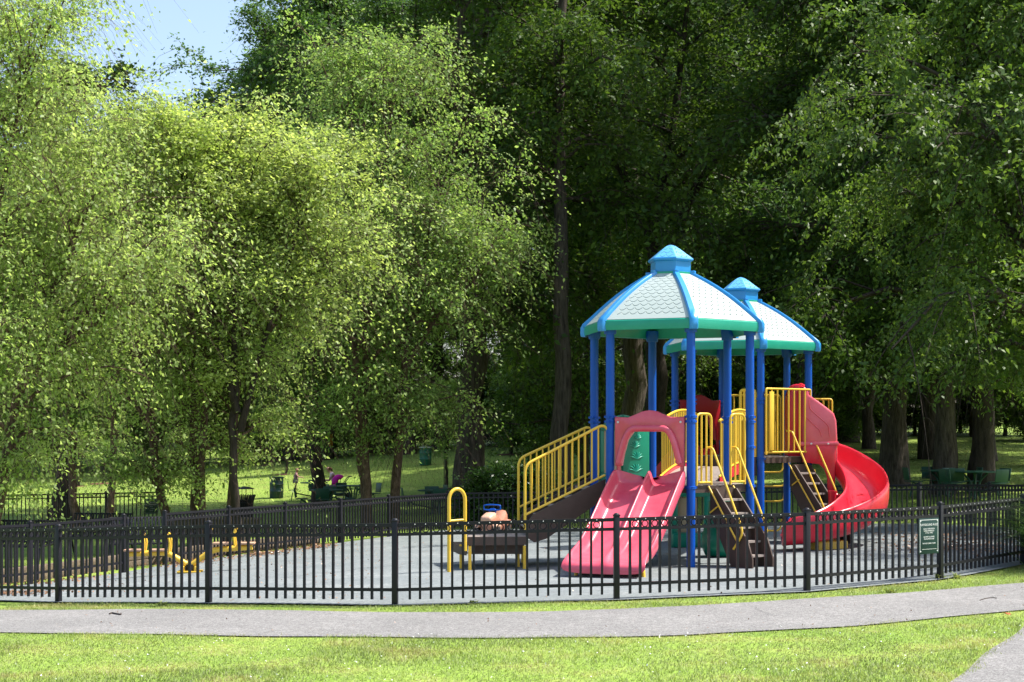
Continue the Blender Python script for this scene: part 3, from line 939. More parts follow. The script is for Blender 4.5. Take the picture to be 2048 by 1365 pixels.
dark(1, 1738, 88, 'tree with a broad flared foot, far back beside the sunlit-edged trunk', 1.0, 2.6)
dark(2, 815, 92, 'far tree with a leaning grey trunk just left of the green barrel', 0.95, 1.8, name='tulip_tree')
dark(3, 1172, 66, 'slender tree with a pale trunk edge left of the blue posts', 0.9, 1.2, name='maple_tree')
for px, dd_, s_ in ((2290, 54, 1.0), (2360, 66, 1.1), (2230, 80, 1.1), (2180, 92, 1.1)):
    dark(0, px, dd_, 'large tree at the right edge whose shade falls across the right lawn', s_, group='shade trees along the right side', bark=K_DARK)
GRP = 'trees of the wood behind the lawn'
rows = [(2, 640, 94, 1.02), (2, 580, 100, 1.0), (2, 880, 98, 1.0), (0, 1010, 96, 1.1), (0, 1190, 95, 1.1), (0, 1330, 92, 1.15), (0, 1420, 84, 1.15), (0, 1545, 88, 1.15),
        (2, 1620, 74, 1.0), (0, 1700, 96, 1.15), (0, 1860, 78, 1.1), (0, 2080, 70, 1.1), (2, 1960, 104, 1.15), (0, 1500, 104, 1.25), (0, 1265, 106, 1.2), (0, 755, 104, 1.0),
        (0, 1370, 114, 1.25), (0, 1640, 112, 1.25), (0, 1790, 116, 1.25), (0, 2090, 106, 1.2), (0, 1930, 124, 1.3)]
for (i, px, dd_, s_) in rows:
    dark(i, px, dd_, 'tall dark green tree standing in the dense wood behind the lawn', s_, name='tulip_tree' if i == 2 else 'oak_tree', group=GRP, bark=K_DARK)
low = [(3, 30, 96, 1.0), (3, 120, 104, 1.0), (3, 215, 100, .95), (3, 300, 112, 1.0), (3, 385, 98, .95), (3, 470, 106, 1.0), (3, 560, 102, .9), (3, 660, 96, .85), (3, 745, 104, .9), (3, -60, 90, 1.0),
       (1, 60, 125, .85), (0, 180, 130, .85), (1, 320, 128, .8), (0, 440, 130, .9), (1, 560, 128, .95)]
for (i, px, dd_, s_) in low:
    dark(i, px, dd_, 'mid green bushy tree in the row at the far edge of the sloping lawn', s_, name='maple_tree' if i == 3 else 'oak_tree', group='trees along the far lawn edge', bark=K_DARK)
# low dark growth under the wood
low2 = [(880, 108, .42), (960, 104, .4), (1040, 106, .45), (1120, 104, .4), (1200, 106, .45), (1290, 100, .42), (1380, 100, .45), (1470, 104, .42), (1560, 100, .45), (1650, 104, .45), (1745, 110, .45),
        (1830, 106, .42), (1920, 110, .45), (2010, 106, .45), (2090, 98, .42), (800, 112, .42), (720, 106, .4), (640, 110, .42), (560, 108, .36), (480, 112, .36), (1070, 84, .34), (1340, 72, .36), (1440, 70, .4), (1395, 80, .45), (1500, 76, .45), (1590, 82, .42), (1680, 96, .4)]
for px, dd_, s_ in low2:
    plant_tree(('d', 3, 's'), 'understorey_tree', X(px, dd_), dd_, dict(DK[3][1], seed=46, leaf=0.30, c0=0.03), L_DARK, K_DARK,
               'low dark bushy sapling tree growing under the big trees of the wood', 'understorey trees', s_ * 1.25, _rot.uniform(0, 6.28), sz=.8)

# --- right hand side, nearer
d = 35.0
plant_tree('r1', 'hackberry_tree', X(2120, d), d, dict(seed=51, leaders=[up_leader(12.5, .25, (-1.0, -.6), .3, 5)], n_limb=48, radius=5.0, env=ENV_ROUND, n_sec=10, n_twig=10, n_leaf=22,
    leaf=0.12, droop=0.5, up=0.5, hang=0.9, c0=0.30, zmin=2.6, twig=0.95, spread=0.085), L_NEAR, K_OAK,
    'tree at the right edge with drooping sprays of toothed leaves, nearest on that side')
d = 44.0
plant_tree('r2', 'oak_tree', X(2010, d), d + 2, dict(seed=52, leaders=[up_leader(15.5, .35, (-1.0, -1.0), .3, 6)], n_limb=56, radius=7.0, env=lambda t: max(.3, 1 - .55 * t), n_sec=11, n_twig=11, n_leaf=20,
    leaf=0.155, droop=0.55, up=0.35, hang=0.6, c0=0.22, zmin=2.7, twig=1.15, spread=0.12), L_DARK, K_DARK,
    'wide dark oak whose low boughs sweep over the lawn behind the spiral slide')
plant_tree('r3', 'locust_tree', 12.4, 25.2, dict(seed=53, leaders=[up_leader(7.4, .14, (-.4, 0), .2, 7)], n_limb=30, radius=3.2, env=ENV_ROUND, n_sec=8, n_twig=9, n_leaf=18,
    leaf=0.10, droop=0.35, up=0.5, hang=0.5, c0=0.3, twig=0.6, spread=0.12), L_NEAR, K_OAK,
    'small tree beyond the right end of the front fence that shades the paving there')
plant_tree('r3', 'locust_tree', 14.6, 30.2, None, L_NEAR, K_OAK,
    'small tree outside the right side of the playground, behind the first one', scale=1.15, rz=2.0)

# --- saplings in guards on the lawn
def sapling(px, d, label, h=3.6, col=L_BIRCH2):
    e = plant_tree('sap', 'sapling', X(px, d), d, dict(seed=61, leaders=[up_leader(4.2, .045, (.1, 0), .08, 9)], n_limb=16, radius=1.0, env=ENV_ROUND, n_sec=5, n_twig=6, n_leaf=12,
        leaf=0.11, droop=0.2, up=0.6, hang=0.3, c0=0.42, twig=0.4, spread=0.08), col, K_OAK, label, 'saplings in black guards', h / 4.2, px * 0.1)
    g = MB()
    for k in range(7):
        a = k * 2 * PI / 7
        g.tube([(.09 * math.cos(a), .09 * math.sin(a), 0), (.09 * math.cos(a), .09 * math.sin(a), 1.35)], .008, 4)
    for z_ in (.1, .5, .9, 1.3):
        g.ring((0, 0, z_), .09, .006, Matrix.Rotation(R_(90), 4, 'X'), 10, 4)
    g.build('guard', M_BLACK, e)
    m_ = MB().lathe([(.75, .0), (.6, .05), (.2, .08)], sides=14)
    m_.build('mulch_ring', M_MULCH, e)
    return e
sapling(208, 82, 'young tree in a black guard on the slope, above the fence with the small sign', 4.6)
sapling(157, 80, 'thinner young tree in a guard just left of the other one on the left slope', 3.6)
sapling(892, 68, 'young tree in a guard on a brown mulch patch left of the thickest trunk', 4.4)
sapling(1022, 84, 'young tree on a brown mulch patch left of the yellow stair rail', 4.6)
sapling(541, 92, 'young tree on the far lawn above the dark round bin', 4.0)
sapling(573, 80, 'spindly young tree between the dark round bin and the seated people', 3.4)

# --- shrubs
def shrub(px, d, label, s_=1.0, rz=0.0):
    ld = []
    rg = random.Random(3)
    for k in range(7):
        a = k * .9
        ld.append(([(0, 0, 0), (.12 * math.cos(a), .12 * math.sin(a), .4), (.3 * math.cos(a), .3 * math.sin(a), .9), (.42 * math.cos(a), .42 * math.sin(a), 1.15 + .2 * rg.random())], .018))
    return plant_tree('shr', 'shrub', X(px, d), d, dict(seed=71, leaders=ld, n_limb=70, radius=.42, env=ENV_ROUND, n_sec=4, n_twig=4, n_leaf=10,
        leaf=0.07, droop=0.25, up=0.7, hang=0.2, c0=0.15, twig=0.2, spread=0.05), L_SHRUB, K_DARK, label, None, s_, rz, cat='shrub')
shrub(985, 41.6, 'glossy leafed shrub behind the rear fence, above the spring car', 1.0)
shrub(1018, 41.2, 'taller glossy shrub behind the rear fence, just left of the yellow stair rail', 1.15, 1.4)
shrub(940, 42.2, 'low glossy shrub at the foot of the thickest trunk', .75, 2.6)
shrub(1062, 41.8, 'shrub seen through the lower bars of the yellow stair rail', 1.1, 4.0)

# --- ornamental grass clump at the right end of the front fence
def blades(rng, base, n, L, width, arch, k=6, tilt=0.9):
    az = rng.random(n) * 2 * PI
    ln_ = L * (0.5 + 0.6 * rng.random(n))
    tl = tilt * rng.random(n)
    t = np.linspace(0, 1, k)
    out = ln_[:, None] * (np.sin(tl)[:, None] * t[None] + arch * t[None] ** 2.2)
    up_ = ln_[:, None] * (np.cos(tl)[:, None] * t[None] - arch * 0.75 * t[None] ** 2.6)
    dx = np.cos(az); dy = np.sin(az)
    P = np.stack([base[:, 0][:, None] + dx[:, None] * out, base[:, 1][:, None] + dy[:, None] * out, base[:, 2][:, None] + up_], -1)
    W = width * (1 - t[None] ** 1.5 * 0.93) * (0.7 + 0.6 * rng.random(n))[:, None]
    ra = az + PI / 2 + rng.normal(size=n) * .5
    sd_ = np.stack([np.cos(ra), np.sin(ra), np.zeros(n)], -1)[:, None]
    A = P - sd_ * W[..., None] / 2; B = P + sd_ * W[..., None] / 2
    V = np.stack([A, B], 2).reshape(-1, 3)
    i = np.arange(n)[:, None] * (k * 2); j = np.arange(k - 1)[None] * 2
    Q = np.stack([i + j, i + j + 1, i + j + 3, i + j + 2], -1).reshape(-1, 4)
    return V, Q
rng = np.random.default_rng(77)
gx, gy = 7.85, 22.1
e = empty('ornamental_grass', (gx, gy, gz(gx, gy)), 0, 'large clump of long arching green blades at the right end of the front fence', 'grass clump')
bs = np.concatenate([rng.normal(size=(2600, 2)) * .2, np.zeros((2600, 1))], 1)
me = mesh_np('blades', *blades(rng, bs, 2600, 1.75, .012, .62, 8, .75))
me.materials.append(L_ORN)
link(bpy.data.objects.new('blades', me), e)

# --- lawn grass near the camera: real blades
rng = np.random.default_rng(5)
def grass_pts(n, xr, yr):
    x = rng.uniform(*xr, n); y = rng.uniform(*yr, n)
    inv = np.abs(x) < (y * 1024 / F + 0.4)
    n1 = np.interp(x, px_, pnear); f1 = np.interp(x, px_, pfar)
    # the side path line
    s_ = ((x - e0[0]) * perp[0] + (y - e0[1]) * perp[1])
    jit = rng.normal(size=n) * 0.045 + 0.04 * np.sin(x * 5.3) * np.sin(x * 1.7 + 1)
    front_y = np.interp(x, fx, fy) - 0.1
    off_path = (y < n1 + .045 + jit) | (y > f1 - .03 - jit)
    ok = inv & off_path & ((s_ < jit + .04) | (y > n1 + 1.0)) & (y < front_y + jit * .6)
    return x[ok], y[ok]
x1, y1_ = grass_pts(420000, (-6.4, 7.6), (12.0, 22.6))
dens = 0.55 + 0.45 * np.sin(x1 * 1.9 + np.sin(y1_ * 2.3)) * np.sin(y1_ * 1.7 + x1)
keep = rng.random(len(x1)) < np.clip(0.45 + 0.5 * dens, .2, 1)
x1 = x1[keep]; y1_ = y1_[keep]
z1 = gza(x1, y1_)
tall = 0.032 + 0.022 * (np.sin(x1 * 1.1 + 2) * np.sin(y1_ * 1.4) > 0) + 0.01 * rng.random(len(x1))
def grass_obj(sel):
    bs = np.stack([x1[sel], y1_[sel], z1[sel] - .004], -1)
    n = len(bs)
    V, Q = blades(rng, bs, n, 1.0, .0065, .35, 4, .7)
    V = V.reshape(n, -1, 3)
    hh = tall[sel][:, None, None]
    c = bs[:, None]
    rel = V - c
    rel = np.concatenate([rel[..., :2] * 0 + (V[..., :2] - c[..., :2]), rel[..., 2:]], -1)
    # scale the arch by blade height but keep the width
    mid = (V[:, 0::2] + V[:, 1::2]) / 2; half = (V[:, 1::2] - V[:, 0::2]) / 2
    mid = c + (mid - c) * hh
    V2 = np.empty_like(V); V2[:, 0::2] = mid - half; V2[:, 1::2] = mid + half
    return V2.reshape(-1, 3), Q
me = mesh_np('grass', *grass_obj(np.ones(len(x1), bool)))
me.materials.append(L_GRASS)
tag(link(bpy.data.objects.new('grass', me)), 'short sunlit grass with pale dry patches on both sides of the path', 'grass', kind='stuff')
# tufts on the middle lawn (behind the playground)
n = 60000
yy = 41 + 55 * rng.random(n) ** 1.3; xx = (rng.random(n) * 2 - 1) * (yy * 1024 / F + 1)
bs = np.stack([xx, yy, gza(xx, yy) - .01], -1)
V, Q = blades(rng, bs, n, .085, .03, .3, 3, .8)
me = mesh_np('meadow_grass', V, Q); me.materials.append(L_GRASS)
tag(link(bpy.data.objects.new('meadow_grass', me)), 'mown grass of the sloping lawn behind the playground', 'grass', kind='stuff')

xc, yc = grass_pts(260, (-6.0, 6.0), (12.3, 15.4))
n = len(xc)
C3 = np.stack([xc, yc, gza(xc, yc) + .045 + .02 * rng.random(n)], 1)
C3 = np.repeat(C3, 3, 0) + rng.normal(size=(n * 3, 3)) * .004
me = mesh_np('clover_flowers', *leaves_np(rng, C3, .012, 0, 1.5, .9)); me.materials.append(M_WHITE)
tag(link(bpy.data.objects.new('clover_flowers', me)), 'tiny white clover heads scattered in the near grass', 'flowers', kind='stuff')
def grit(name, label, xr, yr, n, size, m, dz, test):
    x_ = rng.uniform(*xr, n); y_ = rng.uniform(*yr, n); ok = test(x_, y_); x_ = x_[ok]; y_ = y_[ok]
    C = np.stack([x_, y_, gza(x_, y_) + dz], 1)
    me = mesh_np(name, *leaves_np(rng, C, size, 0, 3.0, .6)); me.materials.append(m)
    return tag(link(bpy.data.objects.new(name, me)), label, 'debris', kind='stuff')
grit('path_debris', 'bits of dry leaf, bark and grass clippings along the path', (-6.5, 6.5), (14.5, 20), 1500, .022, M_LEAFL, .020,
     lambda x, y: (y > np.interp(x, px_, pnear) + .03) & (y < np.interp(x, px_, pfar) - .03) & (rng.random(len(x)) < .25 + .75 * (np.abs(y - np.interp(x, px_, pnear)) < .25)))
grit('surfacing_debris', 'small dark leaf bits scattered over the playground surfacing', (-6.5, 8), (18.3, 34), 2600, .03, M_LEAFL, .028,
     lambda x, y: (y > np.interp(x, fx, fy)) & (y < np.interp(x, bx, by)) & (rng.random(len(x)) < .3 + .7 * (x < -2)))

# fallen leaves on the surfacing
def litter(name, label, spots, n, size, kind_lab='fallen leaves'):
    C = []
    for (x_, y_, sx_, sy_) in spots:
        q = rng.normal(size=(n // len(spots), 2)) * (sx_, sy_) + (x_, y_)
        C.append(q)
    C = np.concatenate(C)
    C3 = np.concatenate([C, gza(C[:, 0], C[:, 1])[:, None] + .035], 1)
    V, Q = leaves_np(rng, C3, size, 0, 4.0, .7)
    me = mesh_np(name, V, Q); me.materials.append(M_LEAFL)
    return tag(link(bpy.data.objects.new(name, me)), label, kind_lab, kind='stuff')
a = G(60, 1165); b = G(150, 1140); c = G(20, 1190)
litter('leaf_litter', 'brown dead leaves drifted on the surfacing at the left end of the front fence', [(a[0], a[1], .7, .9), (b[0], b[1], .9, .7), (c[0], c[1], .6, .3)], 1500, .05)
litter('leaf_litter', 'line of dead leaves along the foot of the rear left fence', [(-5.9, 29.2, .25, .8), (-5.0, 31.4, .25, .8), (-4.2, 33.6, .25, .8)], 1100, .06)
litter('leaf_litter', 'reddish fallen leaves on the shaded ground at the right side of the playground', [(7.9, 27.5, .7, 1.2), (8.6, 30.5, .8, 1.4), (7.2, 25.5, .5, .7)], 1300, .06)

# ---------------------------------------------------------------- fences
_jr = random.Random(3)
def fence_panel_meshes(p0, p1, parent, hz=(0.93, 0.965), npk=18, gap=0.045, dots=True):
    """racked picket panel between two ground points (Vectors, world; parent sits at the origin)"""
    v = p1 - p0
    L = math.hypot(v.x, v.y)
    ang = math.atan2(v.y, v.x)
    Rz = Matrix.Rotation(ang, 4, 'Z')
    t = Vector((v.x / L, v.y / L, v.z / L))
    def at_(s, z):
        return Vector((p0.x + t.x * s, p0.y + t.y * s, p0.z + t.z * s + z))
    sl = v.z / L
    sh = Matrix(((1, 0, 0, 0), (0, 1, 0, 0), (sl, 0, 1, 0), (0, 0, 0, 1)))
    Mr = Rz @ sh
    u0 = gap; u1 = L - gap
    step = (u1 - u0) / (npk + 1)
    pk = MB()
    for k in range(npk):
        s_ = u0 + step * (k + 1)
        q = at_(s_, (0.075 + 0.925) / 2)
        pk.box(q + Vector((t.x, t.y, 0)) * _jr.uniform(-.0025, .0025), (.0275, .0275, 0.85 + _jr.uniform(-.004, .004)), M=Mr @ Matrix.Rotation(_jr.gauss(0, .0022), 4, 'Y'))
    panel = pk.build('panel', M_BLACK, parent, 30)
    for (z0, z1) in ((0.925, 0.963), (0.815, 0.850), (0.172, 0.208)):
        q = at_(L / 2, (z0 + z1) / 2)
        MB().box(q, (L - 2 * gap + .02, .036, z1 - z0), M=Mr).build('rail', M_BLACK, panel, 30)
    rg = MB()
    dt = MB()
    nrm = Vector((-t.y, t.x, 0)).normalized()
    for k in range(npk - 1):
        s_ = u0 + step * (k + 1.5)
        rg.ring(at_(s_, 0.8875), .0355, .0062, Rz, 18, 4)
        if dots:
            q = at_(s_, 0.945)
            for sg in (-1, 1):
                dt.lathe([(.0065, 0), (.0065, .003), (.003, .005)], q + nrm * sg * .0182, 8, M=Rz @ Matrix.Rotation(R_(-90 * sg), 4, 'X'))
    rg.box(at_(L / 2, 0.9272), (L - 2 * gap, .010, .010), M=Mr)
    rg.build('ring_band', M_BLACK, panel, 60)
    if dots:
        dt.build('light_spots', M_STEEL, panel, 60)  # pale discs stand for light showing through small holes in the rail
    return panel

def fence_post(p, parent, ang=0.0, w_=.066, h=.985):
    m_ = Matrix.Rotation(ang, 4, 'Z')
    o = MB().cbox(p + Vector((0, 0, h / 2 - .05)), (w_, w_, h + .1), .004, M=m_).build('post', M_BLACK, parent, 30)
    c = MB()
    c.cbox(p + Vector((0, 0, h + .008)), (w_ + .012, w_ + .012, .018), .004, M=m_)
    c.lathe([(.032, 0), (.030, .008), (.022, .015), (.010, .019)], p + Vector((0, 0, h + .017)), 12)
    c.build('post_cap', M_BLACK, o, 40)
    return o

def fence(pts, label, cat='fence', skip=(), npk=18, dots=True, group=None, wide=()):
    e = empty('picket_fence', (0, 0, 0), 0, label, cat, group)
    P = [Vector((x_, y_, gz(x_, y_))) for x_, y_ in pts]
    c0_ = P[len(P) // 2].copy()
    e.location = c0_
    for i, p in enumerate(P):
        q = P[min(i + 1, len(P) - 1)] - P[max(i - 1, 0)]
        fence_post(p - c0_, e, math.atan2(q.y, q.x), .09 if i in wide else .066)
    for i in range(len(P) - 1):
        if i in skip: continue
        L = (P[i + 1] - P[i]).length
        fence_panel_meshes(P[i] - c0_, P[i + 1] - c0_, e, npk=max(4, round(L / .13) - 1), dots=dots)
    return e
front_fence = fence(FRONT[1:], 'long black ring-topped picket fence along the near edge of the playground, beside the path')
fence(BACKL, 'short black picket fence run at the left, from the corner to the gate opening', dots=False)
fence(BACKR[:5] + [BACKR[5]], 'black picket fence running away behind the seesaw towards the birch trunks', dots=False, wide=(3, 5))
fence(BACKR[5:], 'black picket fence across the far side of the playground, behind the spiral slide', dots=False, wide=(0, 5))
far_left = [(X(325, 47.8), 47.8), (X(212, 46.9), 46.9), (X(96, 46.0), 46.0), (X(-20, 45.2), 45.2), (X(-140, 44.4), 44.4)]
fence(far_left, 'black ring-topped fence on the lawn at the far left, carrying a small dark sign', dots=False)

# ---------------------------------------------------------------- signs
def sign(name, p, rz, w_, h_, lines, label, board, tm, border=.012, screws=True):
    e = empty(name, p, rz, label, 'sign')
    MB().cbox((0, 0, h_ / 2), (w_, .006, h_), .002).build('board', board, e)
    b = MB()
    m_ = w_ * .055
    t_ = border * .5
    for (cx_, cz, sx_, sz_) in ((0, h_ - m_, w_ - 2 * m_, t_), (0, m_, w_ - 2 * m_ , t_), (-w_ / 2 + m_, h_ / 2, t_, h_ - 2 * m_), (w_ / 2 - m_, h_ / 2, t_, h_ - 2 * m_)):
        if cz == m_ and name == 'rules_sign': continue
        b.box((cx_, -.0042, cz), (sx_, .0012, sz_))
    b.build('border', tm, e)
    for (s, size, zf, sx_) in lines:
        text(s, size, tm, e, (0, -.0045, h_ * zf), (R_(90), 0, 0), sx=sx_)
    if screws:
        for sx_ in (-1, 1):
            for z_ in (m_ * 1.6, h_ - m_ * 1.6):
                MB().lathe([(.008, 0), (.008, .002), (.004, .004)], (sx_ * (w_ / 2 - m_ * 1.6), -.003, z_), 10, M=Matrix.Rotation(R_(90), 4, 'X')).build('screw', tm, e)
    return e
# playground rules sign on the panel left of post 6
a = Vector((3.55, 19.0, 0)); b = Vector((5.56, 20.5, 0))
t = (b - a).normalized(); nrm = Vector((t.y, -t.x, 0))
q = a + t * ((b - a).length - .262) + nrm * .026
d_ = q.y
q.z = gz(q.x, q.y) + .355
sg = sign('rules_sign', q, math.atan2(t.y, t.x), .40, .46, [
    ('PLAYGROUND RULES', .040, .815, .93), ('ADULT SUPERVISION', .0255, .70, .92), ('IS RECOMMENDED', .0255, .645, .95), ('AT ALL TIMES', .0255, .59, .95),
    ('NO PETS ALLOWED', .0255, .475, .95), ('ON PLAYGROUND', .0255, .42, .95), ('THIS AREA CLOSES AT DARK', .0235, .295, .86)],
    'green board headed PLAYGROUND RULES in white lettering, hung on the front fence', M_SIGN, M_WHITE)
bb = MB(); rg = random.Random(2); x_ = -.135
while x_ < .135:
    w1 = rg.uniform(.006, .02); bb.box((x_ + w1 / 2, -.0042, .062 + .0), (w1, .0012, .004)); x_ += w1 + .004
bb.build('small_print', M_WHITE, sg)
q = Vector((X(301, 47.6), 47.6, 0)); a = Vector((*far_left[0], 0)); b = Vector((*far_left[1], 0)); t = (a - b).normalized()
q = a - t * .36 + Vector((t.y, -t.x, 0)) * .03; q.z = gz(q.x, q.y) + .30
sign('age_sign', q, math.atan2(t.y, t.x), .44, .46, [('THIS', .045, .86, 1), ('PLAYGROUND IS', .045, .73, 1.0), ('RECOMMENDED', .045, .60, 1.0), ('FOR', .045, .47, 1), ('2 - 12 YEAR', .045, .34, 1), ('OLDS', .045, .21, 1)],
     'small dark square sign with faint lettering at the end of the far left fence', M_SIGND, M_RIM, screws=False)

# ---------------------------------------------------------------- play structure
TA = Vector((2.417, 24.055, 0)); TB = Vector((4.13, 28.52, 0))
TH = 22.0; RP = 1.228; RR = 1.40
HA, HB = 1.22, 1.57
PS = empty('play_structure', (TA.x, TA.y, 0.0), 0, 'climbing structure with blue posts, two hexagonal green roofs and red slides', 'play structure')
O = Vector((TA.x, TA.y, 0))
TAl = TA - O; TBl = TB - O
def cor(c, k, R=RP, z=0.0):
    a = -R_(TH + 60 * k)
    return Vector((c.x + R * math.cos(a), c.y + R * math.sin(a), z))
def face(c, k, R=RP):
    a, b = cor(c, k, R), cor(c, k + 1, R)
    m = (a + b) / 2
    n = (m - Vector((c.x, c.y, 0))); n.z = 0; n.normalize()
    t = (a - b).normalized()
    return m, n, t
def fmat(c, k):
    """local frame on a tower face: x along the face, y outward, z up"""
    m, n, t = face(c, k)
    x = -t if False else t
    return Matrix(((x.x, n.x, 0, m.x), (x.y, n.y, 0, m.y), (0, 0, 1, 0), (0, 0, 0, 1)))

def ev_(c): return gz(c.x + O.x, c.y + O.y)
def tower(c, hd, eave, name_lab):
    for k in range(6):
        p = cor(c, k)
        base = ev_(p) - 0.08
        top = eave + .12
        po = MB().lathe([(.0635, base), (.0635, top)], (p.x, p.y, 0), 24).build('post', M_BLUE, PS, 50)
        for z_ in (hd - .03, hd + .93, hd + 1.0) + ((hd + .55,) if k in (0,) else ()):
            rings = MB().lathe([(.066, z_ - .022), (.074, z_ - .018), (.074, z_ - .004), (.068, z_), (.074, z_ + .004), (.074, z_ + .018), (.066, z_ + .022)], (p.x, p.y, 0), 20)
            for a in (0.4, 2.6, 4.4):
                rings.box((p.x + .078 * math.cos(a), p.y + .078 * math.sin(a), z_), (.04, .02, .03), a)
            rings.build('clamp', M_BLUE, po, 40)
    # deck
    d_ = MB()
    V = [cor(c, k, RP - .02, z_) for z_ in (hd - .11, hd - .012) for k in range(6)]
    d_.add(V, [(0, 1, 2, 3, 4, 5), (11, 10, 9, 8, 7, 6)] + [(k, (k + 1) % 6, 6 + (k + 1) % 6, 6 + k) for k in range(6)])
    do = d_.build('deck', M_BROWN, PS, 20)
    tp = MB()
    V = [cor(c, k, RP - .06, z_) for z_ in (hd - .010, hd) for k in range(6)]
    tp.add(V, [(0, 1, 2, 3, 4, 5), (11, 10, 9, 8, 7, 6)] + [(k, (k + 1) % 6, 6 + (k + 1) % 6, 6 + k) for k in range(6)])
    # drain slots of the deck as thin raised bars
    for i in range(-9, 10):
        yv = i * .105
        hw = (RP - .12) * .86 - abs(yv) * .5
        if hw > .1:
            tp.box((c.x, c.y + yv, hd + .004), (2 * hw, .03, .006))
    tp.build('deck_tread', M_DECK, do, 20)
    # roof
    z0, z1 = eave, eave + .155
    r0 = MB()
    # underside shell + fascia
    prof = []
    nP = 9
    for i in range(nP):
        u = i / (nP - 1)
        r = RR + (0.33 - RR) * u
        z_ = z1 + (4.40 - 3.64 + .0) * (u ** .86 if False else u) + .062 * math.sin(PI * u)
        prof.append((r, z_))
    def hexring(r, z_): return [cor(c, k, r, z_) for k in range(6)]
    rings_ = [hexring(RR - .05, z0 + .01), hexring(RR, z0), hexring(RR + .012, z0 + .07), hexring(RR, z1 - .02), hexring(RR - .035, z1 + .004)]
    V = [p for r in rings_ for p in r]
    f = []
    for i in range(len(rings_) - 1):
        for k in range(6):
            k2 = (k + 1) % 6
            f.append((i * 6 + k, i * 6 + k2, (i + 1) * 6 + k2, (i + 1) * 6 + k))
    r0.add(V, f)
    und = [hexring(r - .06, z_ - .07 if i else z0 + .012) for i, (r, z_) in enumerate(prof)]
    V = [p for r in und for p in r]; f = []
    for i in range(len(und) - 1):
        for k in range(6):
            k2 = (k + 1) % 6
            f.append((i * 6 + k, (i + 1) * 6 + k, (i + 1) * 6 + k2, i * 6 + k2))
    r0.add(V, f)
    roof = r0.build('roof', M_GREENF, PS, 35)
    # scale panels
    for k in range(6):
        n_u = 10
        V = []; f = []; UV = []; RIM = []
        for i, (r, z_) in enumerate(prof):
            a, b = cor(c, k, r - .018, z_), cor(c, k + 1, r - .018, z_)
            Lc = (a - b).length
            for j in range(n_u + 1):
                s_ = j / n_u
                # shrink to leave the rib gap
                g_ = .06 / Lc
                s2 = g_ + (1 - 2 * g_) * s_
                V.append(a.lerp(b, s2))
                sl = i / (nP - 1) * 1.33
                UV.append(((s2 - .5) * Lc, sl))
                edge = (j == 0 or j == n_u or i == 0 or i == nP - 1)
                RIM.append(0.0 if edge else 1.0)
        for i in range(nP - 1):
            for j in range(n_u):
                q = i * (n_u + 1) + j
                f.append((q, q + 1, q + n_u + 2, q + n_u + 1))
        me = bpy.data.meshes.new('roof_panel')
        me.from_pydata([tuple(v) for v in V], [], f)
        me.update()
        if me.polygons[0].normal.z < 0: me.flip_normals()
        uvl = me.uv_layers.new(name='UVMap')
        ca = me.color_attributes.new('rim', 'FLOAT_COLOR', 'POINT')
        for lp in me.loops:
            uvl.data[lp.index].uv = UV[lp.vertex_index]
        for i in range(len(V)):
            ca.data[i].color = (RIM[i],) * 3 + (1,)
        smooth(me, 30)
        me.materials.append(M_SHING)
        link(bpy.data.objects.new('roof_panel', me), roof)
        # rib along corner k
        rb = MB()
        pts = [(r, z_ + .012) for r, z_ in prof]
        a_ = -R_(TH + 60 * k)
        er = Vector((math.cos(a_), math.sin(a_), 0)); es = Vector((-er.y, er.x, 0))
        full = [(RR + .018, z0 - .012), (RR + .03, z0 + .02), (RR + .03, z1 - .03)] + [(RR - .0, z1 + .022)] + pts[1:]
        V = []; f = []
        for i, (r, z_) in enumerate(full):
            hw = .060 if i < 4 else .056 - .012 * i / len(full)
            dpt = .06
            for (s_, o_) in ((-hw, -dpt), (-hw, -.008), (-hw + .015, .012), (hw - .015, .012), (hw, -.008), (hw, -dpt)):
                if i < 3:
                    V.append(Vector((c.x, c.y, z_)) + er * (r + o_) + es * s_)
                else:
                    V.append(Vector((c.x, c.y, z_ + o_ * .9)) + er * (r + o_ * .35) + es * s_)
        for i in range(len(full) - 1):
            for j in range(5):
                f.append((i * 6 + j, i * 6 + j + 1, (i + 1) * 6 + j + 1, (i + 1) * 6 + j))
        f.append((0, 1, 2, 3, 4, 5)); f.append(tuple((len(full) - 1) * 6 + j for j in (5, 4, 3, 2, 1, 0)))
        rb.add(V, f)
        rb.build('rib', M_BLUEP, roof, 50)
        sk = cor(c, k)
        MB().lathe([(.088, eave - .05), (.10, eave + .05), (.10, eave + .12)], (sk.x, sk.y, 0), 16).build('post_socket', M_BLUE, roof, 50)
    # cupola
    zc = prof[-1][1]
    a0 = -R_(TH)
    nk = MB().lathe([(.345, zc - .05), (.345, zc + .01), (.30, zc + .02)], (c.x, c.y, 0), 6, a0=a0).build('roof_collar', M_GREENF, roof, 30)
    cp = MB()
    cp.lathe([(.315, zc - .02), (.315, zc + .17), (.352, zc + .185), (.360, zc + .205), (.350, zc + .225), (.325, zc + .235)], (c.x, c.y, 0), 6, a0=a0)
    for k in range(6):
        p = cor(c, k, .355, zc + .02)
        cp.cbox((p.x, p.y, zc + .005), (.07, .07, .06), .012, rz=-R_(TH + 60 * k))
    cup = cp.build('cupola', M_BLUEP, roof, 30)
    V = []; f = []; UV = []
    cprof = [(.335, zc + .231), (.25, zc + .295), (.16, zc + .365), (.07, zc + .425), (.02, zc + .44), (.0, zc + .442)]
    for k in range(6):
        for i, (r, z_) in enumerate(cprof):
            a, b = cor(c, k, r, z_), cor(c, k + 1, r, z_)
            for j in range(5):
                s_ = j / 4
                V.append(a.lerp(b, s_)); UV.append(((s_ - .5) * (a - b).length, i * .11))
